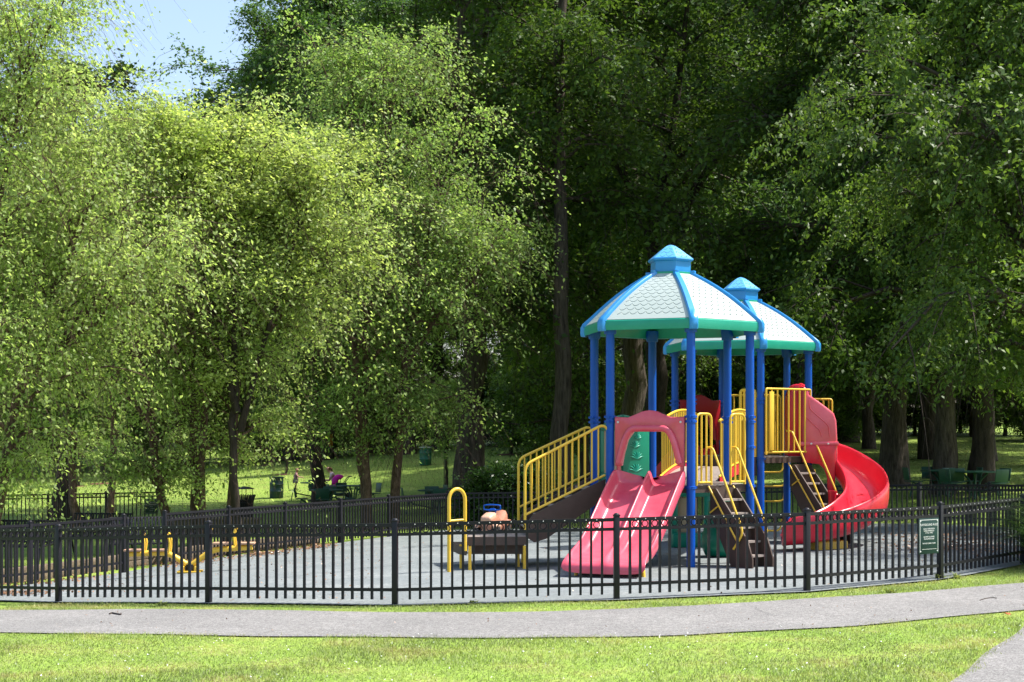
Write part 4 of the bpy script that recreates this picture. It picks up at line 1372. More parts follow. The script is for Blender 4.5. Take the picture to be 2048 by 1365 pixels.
    for k in range(6):
        for i in range(len(cprof) - 1):
            for j in range(4):
                q = k * 30 + i * 5 + j
                f.append((q, q + 1, q + 6, q + 5))
    me = bpy.data.meshes.new('cupola_cap')
    me.from_pydata([tuple(v) for v in V], [], f); me.update()
    if me.polygons[0].normal.z < 0: me.flip_normals()
    uvl = me.uv_layers.new(name='UVMap')
    ca = me.color_attributes.new('rim', 'FLOAT_COLOR', 'POINT')
    for lp in me.loops: uvl.data[lp.index].uv = UV[lp.vertex_index]
    for i in range(len(V)):
        ca.data[i].color = ((1.0 if i % 5 not in (0, 4) else 0.0),) * 3 + (1,)
    smooth(me, 30); me.materials.append(M_CUP)
    link(bpy.data.objects.new('cupola_cap', me), cup)
    return roof
tower(TAl, HA, 3.49, 'front')
tower(TBl, HB, 3.44, 'rear')

# arch-shaped hood (slide entrance) on a tower face
def hood(c, k, hd, m, w_=1.05, ztop=1.09, name='slide_hood'):
    Mx = fmat(c, k)
    hw = w_ / 2
    zt = hd + ztop
    out = [(-hw, hd + .28), (-hw - .005, zt - .10), (-hw, zt - .09)]
    out += [(-hw * .62, zt - .10), (-hw * .4, zt - .055), (-hw * .2, zt - .01), (0, zt + .005), (hw * .2, zt - .01), (hw * .4, zt - .055), (hw * .62, zt - .10)]
    out += [(hw, zt - .09), (hw + .005, zt - .10), (hw, hd + .28), (hw - .10, hd + .28)]
    inn = [(hw - .13, hd + .45), (hw - .19, hd + .66), (hw - .28, zt - .31), (-hw + .28, zt - .31), (-hw + .19, hd + .66), (-hw + .13, hd + .45), (-hw + .10, hd + .28)]
    o1 = MB().prism(out + inn, .10, Mx @ Matrix.Translation((0, .0, 0)), .018, 2).build(name, m, PS, 45)
    # raised roll round the opening
    path = [Vector((x_, .07, z_)) for x_, z_ in [(-hw + .06, hd + .32)] + [(-hw + .11, hd + .52), (-hw + .16, hd + .68), (-hw + .25, zt - .26), (hw - .25, zt - .26), (hw - .16, hd + .68), (hw - .11, hd + .52), (hw - .06, hd + .32)]]
    path = [Mx @ p for p in fillet(path, .09, 5)]
    MB().tube(path, .048, 10).build('hood_roll', m, o1, 60)
    for sx_ in (-1, 1):
        MB().lathe([(.017, 0), (.017, .006), (.008, .009)], Mx @ Vector((sx_ * (hw - .05), .053, zt - .17)), 10, M=Mx.to_3x3().to_4x4() @ Matrix.Rotation(R_(-90), 4, 'X')).build('bolt', M_STEEL, o1)
        MB().tube([Mx @ Vector((sx_ * (hw - .04), 0, hd + .02)), Mx @ Vector((sx_ * (hw - .04), 0, hd + .30))], .03, 10).build('hood_leg', m, o1)
    return o1
hood(TAl, 1, HA, M_RED)
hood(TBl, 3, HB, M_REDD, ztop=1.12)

def sweep(path, section, name, m, parent, close=True, scl=None, sub=1, perp_=None):
    """section [(u,h)], closed loop; u = horizontal across path (left of travel), h = up"""
    V = []; f = []
    n = len(path); k = len(section)
    for i, p in enumerate(path):
        a = path[max(i - 1, 0)]; b = path[min(i + 1, n - 1)]
        t_ = (b - a); t_.z = 0; t_.normalize()
        if perp_ is not None: nn = perp_
        else: nn = Vector((-t_.y, t_.x, 0))
        for (u, h) in section:
            su, sh_ = scl(i / (n - 1), u, h) if scl else (u, h)
            V.append(p + nn * su + Vector((0, 0, sh_)))
    for i in range(n - 1):
        for j in range(k):
            j2 = (j + 1) % k
            f.append((i * k + j, i * k + j2, (i + 1) * k + j2, (i + 1) * k + j))
    f.append(tuple(range(k - 1, -1, -1))); f.append(tuple((n - 1) * k + j for j in range(k)))
    o = MB().add(V, f).build(name, m, parent, 60)
    if sub:
        md = o.modifiers.new('sub', 'SUBSURF'); md.levels = sub; md.render_levels = sub
    return o

# double slide
Mx = fmat(TAl, 1)
st = [(-.02, 1.235, 1), (.10, 1.215, 1), (.26, 1.12, 1), (.5, .965, 1), (.8, .765, 1), (1.1, .575, .95), (1.35, .43, .85), (1.55, .335, .75), (1.75, .29, .62), (1.92, .275, .42), (2.04, .262, .2), (2.12, .24, .08), (2.165, .20, .0), (2.17, .13, 0.0)]
sec = [(-.50, -.06), (-.545, -.03), (-.56, .12), (-.555, .20), (-.53, .235), (-.505, .20), (-.475, .07), (-.42, .01), (-.34, .0), (-.13, .0), (-.075, .02), (-.045, .13), (-.018, .20), (0, .215), (.018, .20), (.045, .13), (.075, .02), (.13, 0), (.34, 0), (.42, .01), (.475, .07), (.505, .20), (.53, .235), (.555, .20), (.56, .12), (.545, -.03), (.50, -.06), (0, -.06)]
path = [Mx @ Vector((0, v, z_)) for v, z_, _ in st]
wl = [x_[2] for x_ in st]
def scl_(t_, u, h):
    i = t_ * (len(wl) - 1); i0 = min(int(i), len(wl) - 2); f_ = i - i0
    wv = wl[i0] * (1 - f_) + wl[i0 + 1] * f_
    wide = 1 + .07 * max(0, t_ - .5) * 2
    return u * wide, (h * wv if h > 0 else h)
tdir = (Mx.to_3x3() @ Vector((1, 0, 0)))
sl = sweep(path, sec, 'double_slide', M_RED, PS, scl=scl_, sub=2, perp_=tdir)
for sx_ in (-1, 1):
    pts = fillet([Mx @ Vector((sx_ * .40, 1.75, .24)), Mx @ Vector((sx_ * .47, 1.86, .16)), Mx @ Vector((sx_ * .49, 1.88, -.05))], .08)
    MB().tube(pts, .028, 10).build('slide_support', M_YEL, PS)
MB().cbox(Mx @ Vector((0, 1.78, .06)), (.86, .10, .20), .02, M=Mx.to_3x3().to_4x4()).build('slide_footing', M_BROWN, PS)
# rear slide from the back tower (mostly hidden)
Mx2 = fmat(TBl, 3)
path = [Mx2 @ Vector((0, v, z_ + .35 * max(0, 1 - v / 1.6))) for v, z_, _ in st]
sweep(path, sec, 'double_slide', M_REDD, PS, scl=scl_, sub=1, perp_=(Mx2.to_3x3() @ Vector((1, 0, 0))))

# spiral slide
pw = [(5.12, 28.40, 1.56), (5.45, 28.42, 1.52), (5.82, 28.32, 1.36), (6.08, 28.0, 1.12), (6.16, 27.55, .90), (6.04, 26.95, .68), (5.70, 26.38, .49), (5.30, 26.02, .35), (4.92, 25.84, .27), (4.60, 25.80, .23), (4.40, 25.82, .20)]
pth = [p - O for p in crom([Vector(p) for p in pw], 6)]
sec1 = [(-.30, -.07), (-.37, .0), (-.385, .24), (-.37, .33), (-.345, .355), (-.315, .33), (-.29, .20), (-.24, .06), (-.13, .0), (.13, 0), (.24, .06), (.29, .20), (.315, .33), (.345, .355), (.37, .33), (.385, .24), (.37, 0), (.30, -.07)]
def sclS(t_, u, h):
    # u > 0 is the outer (left of travel) side; travel turns clockwise so left is outer
    k = 1.0
    if h > 0:
        k = 1.18 if u > 0 else 1.0
        if t_ > .9: k *= max(.3, 1 - (t_ - .9) * (3.2 if u > 0 else 7))
        if t_ < .1 : k *= .9
    return u, h * k
sweep(pth, sec1, 'spiral_slide', M_REDB, PS, scl=sclS, sub=1)
# slide base block and column
q = Vector((5.2, 26.05, 0)) - O
MB().cbox((q.x, q.y, .08), (.62, .34, .26), .03, rz=.5).build('slide_footing', M_YELP, PS)
q = Vector((5.55, 27.35, 0)) - O
MB().lathe([(.09, 0), (.07, .06), (.07, .9), (.085, .98)], (q.x, q.y, 0), 18).build('slide_column', M_REDB, PS, 50)
q2 = Vector((6.0, 27.4, .80)) - O
MB().tube([Vector((q.x, q.y, .92)), q2], .04, 10).build('slide_arm', M_REDB, PS)
# hood over the spiral slide entrance
yc = 28.20
def zx(px, py, dd=27.9):
    return ((px - 1024) * dd / F - O.x, Z(py, dd))
side = [zx(*p) for p in [(1606, 925), (1606, 774), (1610, 774), (1617, 783), (1618, 790), (1636, 802), (1656, 817), (1668, 827), (1673, 842), (1675, 880), (1675, 926)]]
MB().prism(side, .92, Matrix.Translation((0, 28.34 - O.y, 0)), .04, 3).build('spiral_hood', M_RED, PS, 45)
hd_ = PS.children[-1]
ar = [zx(px, py, 28.2) for px, py in [(1577, 925), (1577, 800), (1581, 783), (1587, 772), (1595, 768), (1604, 770), (1612, 778), (1612, 925)]]
MB().prism(ar, .42, Matrix.Translation((0, 28.44 - O.y, 0)), .03, 2).build('hood_arch', M_REDB, hd_, 45)
# seam flange and lower skirt
a_, b_ = zx(1600, 888), zx(1677, 888)
MB().cbox(((a_[0] + b_[0]) / 2, 28.34 - O.y, a_[1]), (b_[0] - a_[0], .97, .075), .015).build('hood_flange', M_RED, hd_)
for fx_ in (.28, .72):
    MB().lathe([(.018, 0), (.018, .006), (.009, .01)], (a_[0] + (b_[0] - a_[0]) * fx_, 28.34 - .487 - O.y, a_[1]), 10, M=Matrix.Rotation(R_(90), 4, 'X')).build('bolt', M_STEEL, hd_)
# moulded rib lines on the hood side
for ptsx in ([(1618, 800), (1619, 816), (1624, 823), (1650, 845), (1657, 853), (1659, 874)], [(1609, 832), (1640, 862), (1643, 874)]):
    pl = [Vector((zx(*p)[0], 28.34 - .463 - O.y, zx(*p)[1])) for p in ptsx]
    MB().tube(fillet(pl, .08), .010, 8).build('hood_ridge', M_RED, hd_, 60)
# skirt wall under the flange, going down into the inner wall of the chute
sk = [zx(*p) for p in [(1609, 886), (1672, 886), (1671, 926), (1670, 960), (1668, 1000), (1660, 1030), (1654, 1030), (1655, 990), (1654, 955), (1648, 938), (1638, 929), (1622, 927), (1609, 926)]]
MB().prism(sk, .06, Matrix.Translation((0, 27.90 - O.y, 0)), .02, 2).build('spiral_skirt', M_REDB, PS, 45)
# entrance arch panel of the spiral slide facing the deck
Mx3 = fmat(TBl, 5)
arch = [(-.50, HB)] + [(-.50 , HB + .95), (-.44, HB + 1.14), (-.28, HB + 1.27), (0, HB + 1.32), (.28, HB + 1.27), (.44, HB + 1.14), (.50, HB + .95), (.50, HB), (.36, HB), (.36, HB + .72), (.26, HB + .92), (0, HB + 1.0), (-.26, HB + .92), (-.36, HB + .72), (-.36, HB)]
MB().prism(arch, .07, Mx3 @ Matrix.Translation((0, .06, 0)), .015, 2).build('slide_entrance', M_REDB, PS, 45)

# yellow guard rails
def guard(c, k, u0, u1, z0, z1, nb, r=.017, v=0.0, name='guard_rail', m=M_YEL, rr=.09, open_bottom=False):
    Mx = fmat(c, k)
    W = lambda u, z_: Mx @ Vector((u, v, z_))
    g = MB()
    top = fillet([W(u0, z0), W(u0, z1), W(u1, z1), W(u1, z0)], rr, 5)
    g.tube(top, r * 1.15, 10)
    g.tube([W(u0, z0 + .04), W(u1, z0 + .04)], r, 10)
    for i in range(nb):
        u = u0 + (u1 - u0) * (i + 1) / (nb + 1)
        g.tube([W(u, z0 + .04), W(u, z1)], r * .9, 8)
    return g.build(name, m, PS, 60)
guard(TAl, 0, .20, .50, HA, HA + 1.04, 2)
guard(TAl, 0, -.50, -.20, HA, HA + 1.04, 2)
guard(TBl, 0, -.58, .56, HB + .04, HB + 1.18, 7, rr=.03, v=.095)
MB().cbox(fmat(TBl, 0) @ Vector((-.47, .12, HB + .62)), (.11, .03, 1.02), .012, M=fmat(TBl, 0).to_3x3().to_4x4()).build('guard_plate', M_YELP, PS)
guard(TBl, 1, .26, .52, HB, HB + 1.16, 3, r=.024, rr=.06)
guard(TBl, 4, -.5, .5, HB, HB + 1.12, 8)
guard(TBl, 2, -.52, .52, HB, HB + .5, 7)
MB().cbox(fmat(TAl, 0) @ Vector((.50, -.05, HA + .5)), (.10, .03, .9), .012, M=fmat(TAl, 0).to_3x3().to_4x4()).build('guard_plate', M_YELP, PS)
MB().cbox(fmat(TAl, 0) @ Vector((-.52, -.05, HA + .45)), (.09, .03, .8), .012, M=fmat(TAl, 0).to_3x3().to_4x4()).build('guard_plate', M_YELP, PS)

# stairs on a face: stringers, treads, two handrails a side
def stairs(c, k, hd, run, n, w_=.50, u_off=0.0, drop_out=.10):
    Mx = fmat(c, k)
    rot = Mx.to_3x3().to_4x4()
    gb = ev_(Mx @ Vector((0, run, 0)))
    H = hd - gb
    so = empty('stair', (0, 0, 0)); so.parent = PS
    # side plates
    for sx_ in (-1, 1):
        u = u_off + sx_ * w_ / 2
        pl = [(0, hd - .05), (0, hd - .42), (run - .30, gb + .02), (run + .12, gb + .02), (run + .12, gb + .15), (run + .02, gb + .42), (.12, hd - .05)]
        P = [Vector((u, v, z_)) for v, z_ in pl]
        V = [Mx @ (p + Vector((-.012, 0, 0))) for p in P] + [Mx @ (p + Vector((.012, 0, 0))) for p in P]
        m_ = len(P)
        MB().add(V, [tuple(range(m_)), tuple(range(2 * m_ - 1, m_ - 1, -1))] + [(i, (i + 1) % m_, m_ + (i + 1) % m_, m_ + i) for i in range(m_)]).build('stringer', M_BROWN, so, 30)
    for i in range(n):
        z_ = hd - H * (i + 1) / (n + 1)
        v = .03 + (run) * (i + 1) / (n + 1)
        MB().box(Mx @ Vector((u_off, v, z_ - .015)), (w_ - .03, .20, .03), M=rot).build('tread', M_DECK, so, 30)
        MB().box(Mx @ Vector((u_off, v - .085, z_ + H / (n + 1) * .5 - .02)), (w_ - .03, .015, H / (n + 1) - .035), M=rot).build('riser', M_BROWN, so, 30)
    for sx_ in (-1, 1):
        u = u_off + sx_ * (w_ / 2 + .045)
        pts = fillet([Mx @ Vector((u, -.04, hd + .55)), Mx @ Vector((u, .08, hd + .55)), Mx @ Vector((u, run - .02, gb + .52)), Mx @ Vector((u, run - .22, gb + .28))], .12, 6)
        MB().tube(pts, .017, 10).build('handrail', M_YEL, PS, 60)
        pts = [Mx @ Vector((u, .0, hd - .02)), Mx @ Vector((u, run - .12, gb + .36))]
        MB().tube(pts, .014, 8).build('handrail', M_YEL, PS, 60)
        MB().tube([Mx @ Vector((u, run * .27, hd - .30)), Mx @ Vector((u, run * .27 - .16, hd - .40))], .013, 8).build('rail_bracket', M_YEL, PS, 60)
    return so
stairs(TAl, 0, HA, .72, 5, .42)
stairs(TBl, 0, HB - .1, .90, 7, .40, u_off=.34)

# ramped steps from the transfer platform up to the front tower
Pn_top = cor(TAl, 2) + Vector((-.08, -.02, 0)); Pf_top = cor(TAl, 3) + Vector((-.06, 0, 0))
pn_b = Vector((X(1050, 22.75), 22.75, 0)) - O; pf_b = Vector((X(1037, 24.2), 24.2, 0)) - O
def railing(a, b, zat, zab, zbt, zbb, nb, foot=None):
    """a lower end, b upper end; top and bottom heights at each"""
    g = MB()
    A1 = Vector((a.x, a.y, zat)); B1 = Vector((b.x, b.y, zbt)); A0 = Vector((a.x, a.y, zab)); B0 = Vector((b.x, b.y, zbb))
    ft = Vector((a.x, a.y, foot if foot is not None else zab - .02))
    bend = B1 + Vector((.05, .0, -.03))
    g.tube(fillet([ft, A1, B1, B1 + Vector((.10, .01, -.22))], .12, 7), .021, 10)
    g.tube([A0, B0], .018, 10)
    for i in range(nb):
        s_ = (i + 1) / (nb + 1)
        p = A0.lerp(B0, s_); q = A1.lerp(B1, s_)
        if i == 0: q.z -= .015
        g.tube([p, q], .013, 8)
    return g.build('stair_railing', M_YEL, PS, 60)
railing(pn_b, Pn_top, 1.52, .80, 2.12, 1.36, 11, foot=.58)
railing(pf_b, Pf_top, 1.585, .84, 2.10, 1.36, 11, foot=.60)
# brown stringers and steps of that flight
ft = empty('stair', (0, 0, 0)); ft.parent = PS
for (a, b, zlo) in ((pn_b, Pn_top, .50), (pf_b, Pf_top, .50)):
    a = a + Vector((.02, .03, 0)); b = b + Vector((0, .03, 0))
    pl = [(a, zlo - .02), (a, .66), (a.lerp(b, .08), .80), (b, 1.30), (b, 1.02), (a.lerp(b, .25), .45), (a.lerp(b, .1), .40)]
    nn = Vector((-(b - a).y, (b - a).x, 0)).normalized() * .02
    V = [Vector((p.x, p.y, z_)) - nn for p, z_ in pl] + [Vector((p.x, p.y, z_)) + nn for p, z_ in pl]
    m_ = len(pl)
    MB().add(V, [tuple(range(m_)), tuple(range(2 * m_ - 1, m_ - 1, -1))] + [(i, (i + 1) % m_, m_ + (i + 1) % m_, m_ + i) for i in range(m_)]).build('stringer', M_BROWN, ft, 30)
for i in range(5):
    s_ = (i + .6) / 5.2
    a = pn_b.lerp(Pn_top, s_); b = pf_b.lerp(Pf_top, s_)
    c_ = (a + b) / 2; dvec = b - a
    z_ = .50 + (HA - .50) * (i + .8) / 5.3
    MB().box((c_.x, c_.y, z_), (.26, dvec.length - .16, .03), math.atan2(dvec.y, dvec.x) - PI / 2).build('tread', M_DECK, ft, 30)
# transfer platform and lower step
pc = [Vector((X(934, 22.6), 22.6, 0)) - O, Vector((X(1056, 22.7), 22.7, 0)) - O, Vector((X(1052, 24.15), 24.15, 0)) - O, Vector((X(936, 24.0), 24.0, 0)) - O]
def slab(pts, z0, z1, name, m, parent=PS):
    V = [Vector((p.x, p.y, z0)) for p in pts] + [Vector((p.x, p.y, z1)) for p in pts]
    n_ = len(pts)
    return MB().add(V, [tuple(range(n_)), tuple(range(2 * n_ - 1, n_ - 1, -1))] + [(i, (i + 1) % n_, n_ + (i + 1) % n_, n_ + i) for i in range(n_)]).build(name, m, parent, 30)
tpf = slab(pc, .37, .488, 'transfer_platform', M_BROWN)
slab([p + (Vector((sum(q.x for q in pc) / 4, sum(q.y for q in pc) / 4, 0)) - p) * .03 for p in pc], .4885, .496, 'platform_tread', M_DECK, tpf)
pc2 = [Vector((X(918, 22.95), 22.95, 0)) - O, Vector((X(933, 22.66), 22.66, 0)) - O, pc[3] + Vector((0, -.1, 0)), pc[3] + Vector((-.30, -.1, 0))]
slab(pc2, .22, .335, 'transfer_step', M_BROWN)
for p in (pc[0] + Vector((.04, .03, 0)), pc[1] + Vector((-.05, .02, 0)), pc[2] + Vector((-.05, -.03, 0)), pc[3] + Vector((.03, -.03, 0)), pc2[0] + Vector((.03, .0, 0)), pc[1] + Vector((-.14, .45, 0))):
    MB().tube([(p.x, p.y, ev_(p) - .05), (p.x, p.y, .36)], .024, 12).build('platform_leg', M_YEL, PS, 60)
# panel under the platform edge
MB().box(((pc[0].x + pc[1].x) / 2 - .0, pc[0].y + .30, .30), ((pc[1] - pc[0]).length * .86, .02, .15)).build('step_riser', M_BROWN, PS)
# tall hooped grab rail
a = Vector((X(898, 22.35), 22.35, 0)) - O; b = Vector((X(930, 22.50), 22.50, 0)) - O
hp = [Vector((a.x, a.y, -.05)), Vector((a.x + .0, a.y, 1.03))]
for i in range(1, 12):
    th = PI - PI * i / 12
    c_ = (a + b) / 2; rad = (b - a) / 2
    hp.append(Vector((c_.x + rad.x * math.cos(th), c_.y + rad.y * math.cos(th), 1.03 + .155 * math.sin(th))))
hp += [Vector((b.x, b.y, 1.03)), Vector((b.x, b.y, .30))]
gr = MB().tube(hp, .026, 14)
gr.tube([Vector((a.x, a.y, .735)), Vector((b.x, b.y, .745))], .017, 10)
gr.build('grab_rail', M_YEL, PS, 60)

# bridge between towers
n_b = 14
fa, na, ta = face(TAl, 4); fb, nb_, tb = face(TBl, 1)
axis = (fb - fa); Lb = axis.length; ad = axis.normalized(); sd_v = Vector((-ad.y, ad.x, 0))
def bp3(s_, u, dz=0.0):
    p = fa.lerp(fb, s_)
    z_ = HA + (HB - .22 - HA) * s_ + .13 * math.sin(PI * s_) + dz
    return Vector((p.x, p.y, z_)) + sd_v * u
V = []; f = []
for i in range(n_b + 1):
    s_ = i / n_b
    for (u, dz) in ((-.46, -.03), (.46, -.03), (.46, 0), (-.46, 0)):
        V.append(bp3(s_, u, dz))
for i in range(n_b):
    for j in range(4):
        f.append((i * 4 + j, i * 4 + (j + 1) % 4, (i + 1) * 4 + (j + 1) % 4, (i + 1) * 4 + j))
br = MB().add(V, f).build('bridge', M_DECK, PS, 30)
for sg_ in (-1, 1):
    side_ = MB()
    V = []; f = []
    for i in range(n_b + 1):
        for (u, dz) in ((.465, -.12), (.49, -.12), (.49, .045), (.465, .045)):
            V.append(bp3(i / n_b, u * sg_, dz))
    for i in range(n_b):
        for j in range(4):
            f.append((i * 4 + j, i * 4 + (j + 1) % 4, (i + 1) * 4 + (j + 1) % 4, (i + 1) * 4 + j))
    side_.add(V, f).build('bridge_side', M_REDB, br, 30)
    g = MB()
    g.tube([bp3(i / n_b, .48 * sg_, .95) for i in range(n_b + 1)], .02, 10)
    g.tube([bp3(i / n_b, .48 * sg_, .07) for i in range(n_b + 1)], .018, 10)
    for i in range(1, 23):
        g.tube([bp3(i / 23, .48 * sg_, .07), bp3(i / 23, .48 * sg_, .95)], .012, 6)
    g.build('bridge_railing', M_YEL, br, 60)

MB().cbox(fmat(TBl, 1) @ Vector((0, .0, HB - .16)), (1.08, .05, .34), .01, M=fmat(TBl, 1).to_3x3().to_4x4()).build('step_riser', M_BROWN, PS)
# green activity panel on the rear left face of the front tower
Mx4 = fmat(TAl, 3)
zt = HA
outl = [(-.52, zt + .02), (-.52, zt + .86), (-.40, zt + .90), (-.26, zt + 1.00), (0, zt + 1.05), (.26, zt + 1.0), (.40, zt + .90), (.52, zt + .86), (.52, zt + .02)]
# with a window on one side
win = [(.10, zt + .02), (.10, zt + .12), (.44, zt + .12), (.44, zt + .76), (.30, zt + .80), (.10, zt + .80), (.06, zt + .80), (.06, zt + .02)]
gp = MB().prism([(-.52, zt + .02), (-.52, zt + .86), (-.40, zt + .90), (-.26, zt + 1.0), (0, zt + 1.05), (.05, zt + 1.05), (.05, zt + .02)], .08, Mx4, .015)
gp.prism([(.05, zt + .80), (.05, zt + 1.05), (.26, zt + 1.0), (.40, zt + .90), (.52, zt + .86), (.52, zt + .80)], .08, Mx4, .012)
gp.prism([(.05, zt + .02), (.05, zt + .14), (.52, zt + .14), (.52, zt + .02)], .09, Mx4, .015)
gp.prism([(.44, zt + .14), (.44, zt + .80), (.52, zt + .80), (.52, zt + .14)], .08, Mx4, .012)
gpo = gp.build('activity_panel', M_GREEN, PS, 45)
MB().prism([(.06, zt + .13), (.06, zt + .81), (.45, zt + .81), (.45, zt + .13)], .02, Mx4, 0).build('beige_insert', M_BEIGE, gpo)
for z_ in (.22, .62, .73):
    MB().lathe([(.004, -.022), (.017, -.015), (.022, 0), (.017, .015), (.004, .022)], Mx4 @ Vector((.30, -.035, zt + z_)), 12).build('bead', M_YELP, gpo, 80)
# leaf relief
rel = MB()
rg = random.Random(4)
for (cx_, cz, s_) in ((-.22, .20, .16), (-.24, .40, .15), (-.20, .58, .13), (-.26, .72, .09)):
    for j in range(7):
        a = R_(-70 + 23 * j) + PI / 2
        p0 = Mx4 @ Vector((cx_, -.043, zt + cz - .05)); p1 = Mx4 @ Vector((cx_ + math.cos(a) * s_ * .6, -.05, zt + cz - .05 + math.sin(a) * s_ * .6)); p2 = Mx4 @ Vector((cx_ + math.cos(a) * s_, -.043, zt + cz - .05 + math.sin(a) * s_ * .8))
        rel.tube([p0, p1, p2], [.004, .011, .003], 6)
rel.build('leaf_relief', M_GREENF, gpo, 60)

# store-front panel and crawl shell under the decks
def lp(px, dd, z_): return Vector((X(px, dd), dd, z_)) - O
gpan = MB()
for px in (1349, 1414):
    p = lp(px, 27.2, .48); gpan.cbox((p.x, p.y, .50), (.11, .11, 1.0), .02)
a = lp(1349, 27.2, 0); b = lp(1414, 27.2, 0)
gpan.cbox(((a.x + b.x) / 2, a.y, .96), (b.x - a.x + .14, .12, .15), .02)
gpan.cbox(((a.x + b.x) / 2, a.y - .03, .14), (b.x - a.x + .10, .22, .26), .05)
go = gpan.build('counter_panel', M_GREEN, PS, 40)
MB().cbox(((a.x + b.x) / 2 - .06, a.y + .02, .56), (.34, .03, .62), .01).build('beige_insert', M_BEIGE, go)
cs = MB()
p = lp(1448, 24.9, 0)
cs.lathe([(.05, .02), (.30, .06), (.36, .20), (.34, .42), (.26, .55), (.24, .9), (.10, .95)], (p.x, p.y, 0), 20)
cs.build('crawl_shell', M_GREEN, PS, 60)
# loop ladder behind the rear tower
ld = MB()
for yp, w_ in ((945, 40), (973, 44), (1003, 42), (1062, 36)):
    z_ = Z(yp, 29.7)
    a = Vector((X(1524, 29.7) - O.x, 29.7 - O.y, z_)); b = Vector((X(1524 + w_, 29.7) - O.x, 29.7 - O.y, z_))
    ld.tube(fillet([a, b, b + Vector((.04, .05, .22))], .08, 4), .017, 8)
ld.tube([Vector((X(1524, 29.7) - O.x, 29.7 - O.y, -.05)), Vector((X(1524, 29.7) - O.x, 29.7 - O.y, 1.5))], .02, 8)
ld.tube([Vector((X(1570, 29.7) - O.x, 29.75 - O.y, .15)), Vector((X(1570, 29.7) - O.x, 29.75 - O.y, 1.5))], .02, 8)
ld.build('loop_ladder', M_YEL, PS, 60)
# back climber rails at the right of the rear tower
cl = MB()
a = Vector((5.86, 29.7, 0)) - O
for u in (0, .16):
    cl.tube(fillet([Vector((a.x - .55, a.y - .1, 1.5)), Vector((a.x - .5, a.y, 2.62)), Vector((a.x + u, a.y, 2.62)), Vector((a.x + u, a.y, 2.28))], .05), .02, 8)
for i in range(5):
    cl.tube([Vector((a.x - .3 + i * .1, a.y, 2.25)), Vector((a.x - .3 + i * .1, a.y, 2.62))], .012, 6)
cl.tube([Vector((a.x - .5, a.y, 2.27)), Vector((a.x + .16, a.y, 2.27))], .016, 8)
cl.tube([Vector((X(1628, 29.6) - O.x, 29.6 - O.y, 1.30)), Vector((X(1664, 29.2) - O.x, 29.2 - O.y, .2))], .02, 8)
cl.build('climber_rail', M_YEL, PS, 60)

# ---------------------------------------------------------------- seesaw
x_, y_ = X(380, 24.2), 24.2
e = empty('seesaw', (x_, y_, gz(x_, y_) + .022), R_(3), 'yellow four-seat V-shaped seesaw with tan rubber seats, behind the left part of the front fence', 'seesaw')
arms = MB()
for sg_ in (-1, 1):
    arms.tube(fillet([(0, 0, .10), (sg_ * .34, 0, .33 + .02 * sg_), (sg_ * .95, 0, .34 + .05 * sg_)], .12, 6), [.06] * 2 + [.055] * 6 + [.05] if False else .044, 14)
arms.build('beam', M_YELP, e, 60)
bs_ = MB()
bs_.cbox((-.10, 0, .05), (.05, .26, .12), .015); bs_.cbox((.10, 0, .05), (.05, .26, .12), .015); bs_.cbox((0, 0, .02), (.36, .30, .03), .008)
bs_.build('base', M_YELP, e)
MB().lathe([(.07, .02), (.07, .13)], sides=16).build('spring', M_RUBBERBLK, e)
for sg_ in (-1, 1):
    for q_ in (.48, .86):
        zz = .40 + .05 * sg_
        MB().cbox((sg_ * q_, 0, zz), (.26, .24, .03), .01).build('seat', M_SEAT, e)
        h = MB()
        for s2 in (-1, 1):
            h.tube(fillet([(sg_ * (q_ - .17), s2 * .09, zz - .04), (sg_ * (q_ - .19), s2 * .10, zz + .14), (sg_ * (q_ - .15), s2 * .10, zz + .25)], .06), .016, 8)
        h.tube([(sg_ * (q_ - .15), -.10, zz + .25), (sg_ * (q_ - .15), .10, zz + .25)], .016, 8)
        h.build('handle', M_YEL, e, 60)

# ---------------------------------------------------------------- spring rider car
x_, y_ = X(985, 27.4), 27.4
e = empty('spring_rider', (x_, y_, gz(x_, y_) + .022), R_(-20), 'terracotta spring rider shaped like an old car, with a blue handle bar', 'spring rider')
e.scale = (.80, .80, .87)
def loft(secs, name, m, parent):
    """secs: list of (y, halfwidth, z0, z1) rounded boxes along y"""
    V = []; f = []
    k = 12
    for (yv, hw, z0_, z1_) in secs:
        for j in range(k):
            a = 2 * PI * j / k
            ca, sa = math.cos(a), math.sin(a)
            sx_ = math.copysign(abs(ca) ** .5, ca); sz_ = math.copysign(abs(sa) ** .5, sa)
            V.append((hw * sx_, yv, (z0_ + z1_) / 2 + (z1_ - z0_) / 2 * sz_))
    for i in range(len(secs) - 1):
        for j in range(k):
            j2 = (j + 1) % k
            f.append((i * k + j, i * k + j2, (i + 1) * k + j2, (i + 1) * k + j))
    f.append(tuple(range(k))); f.append(tuple((len(secs) - 1) * k + j for j in range(k)))
    return MB().add(V, f).build(name, m, parent, 60)
loft([(-.42, .10, .38, .66), (-.38, .13, .36, .70), (-.1, .15, .36, .76), (.0, .17, .36, .74), (.25, .18, .36, .62), (.5, .17, .36, .80), (.58, .12, .38, .82)], 'body', M_CAR, e)
loft([(-.44, .09, .66, .70), (-.40, .12, .60, .74), (-.12, .14, .62, .80), (-.05, .10, .66, .80)], 'bonnet', M_CARL, e)
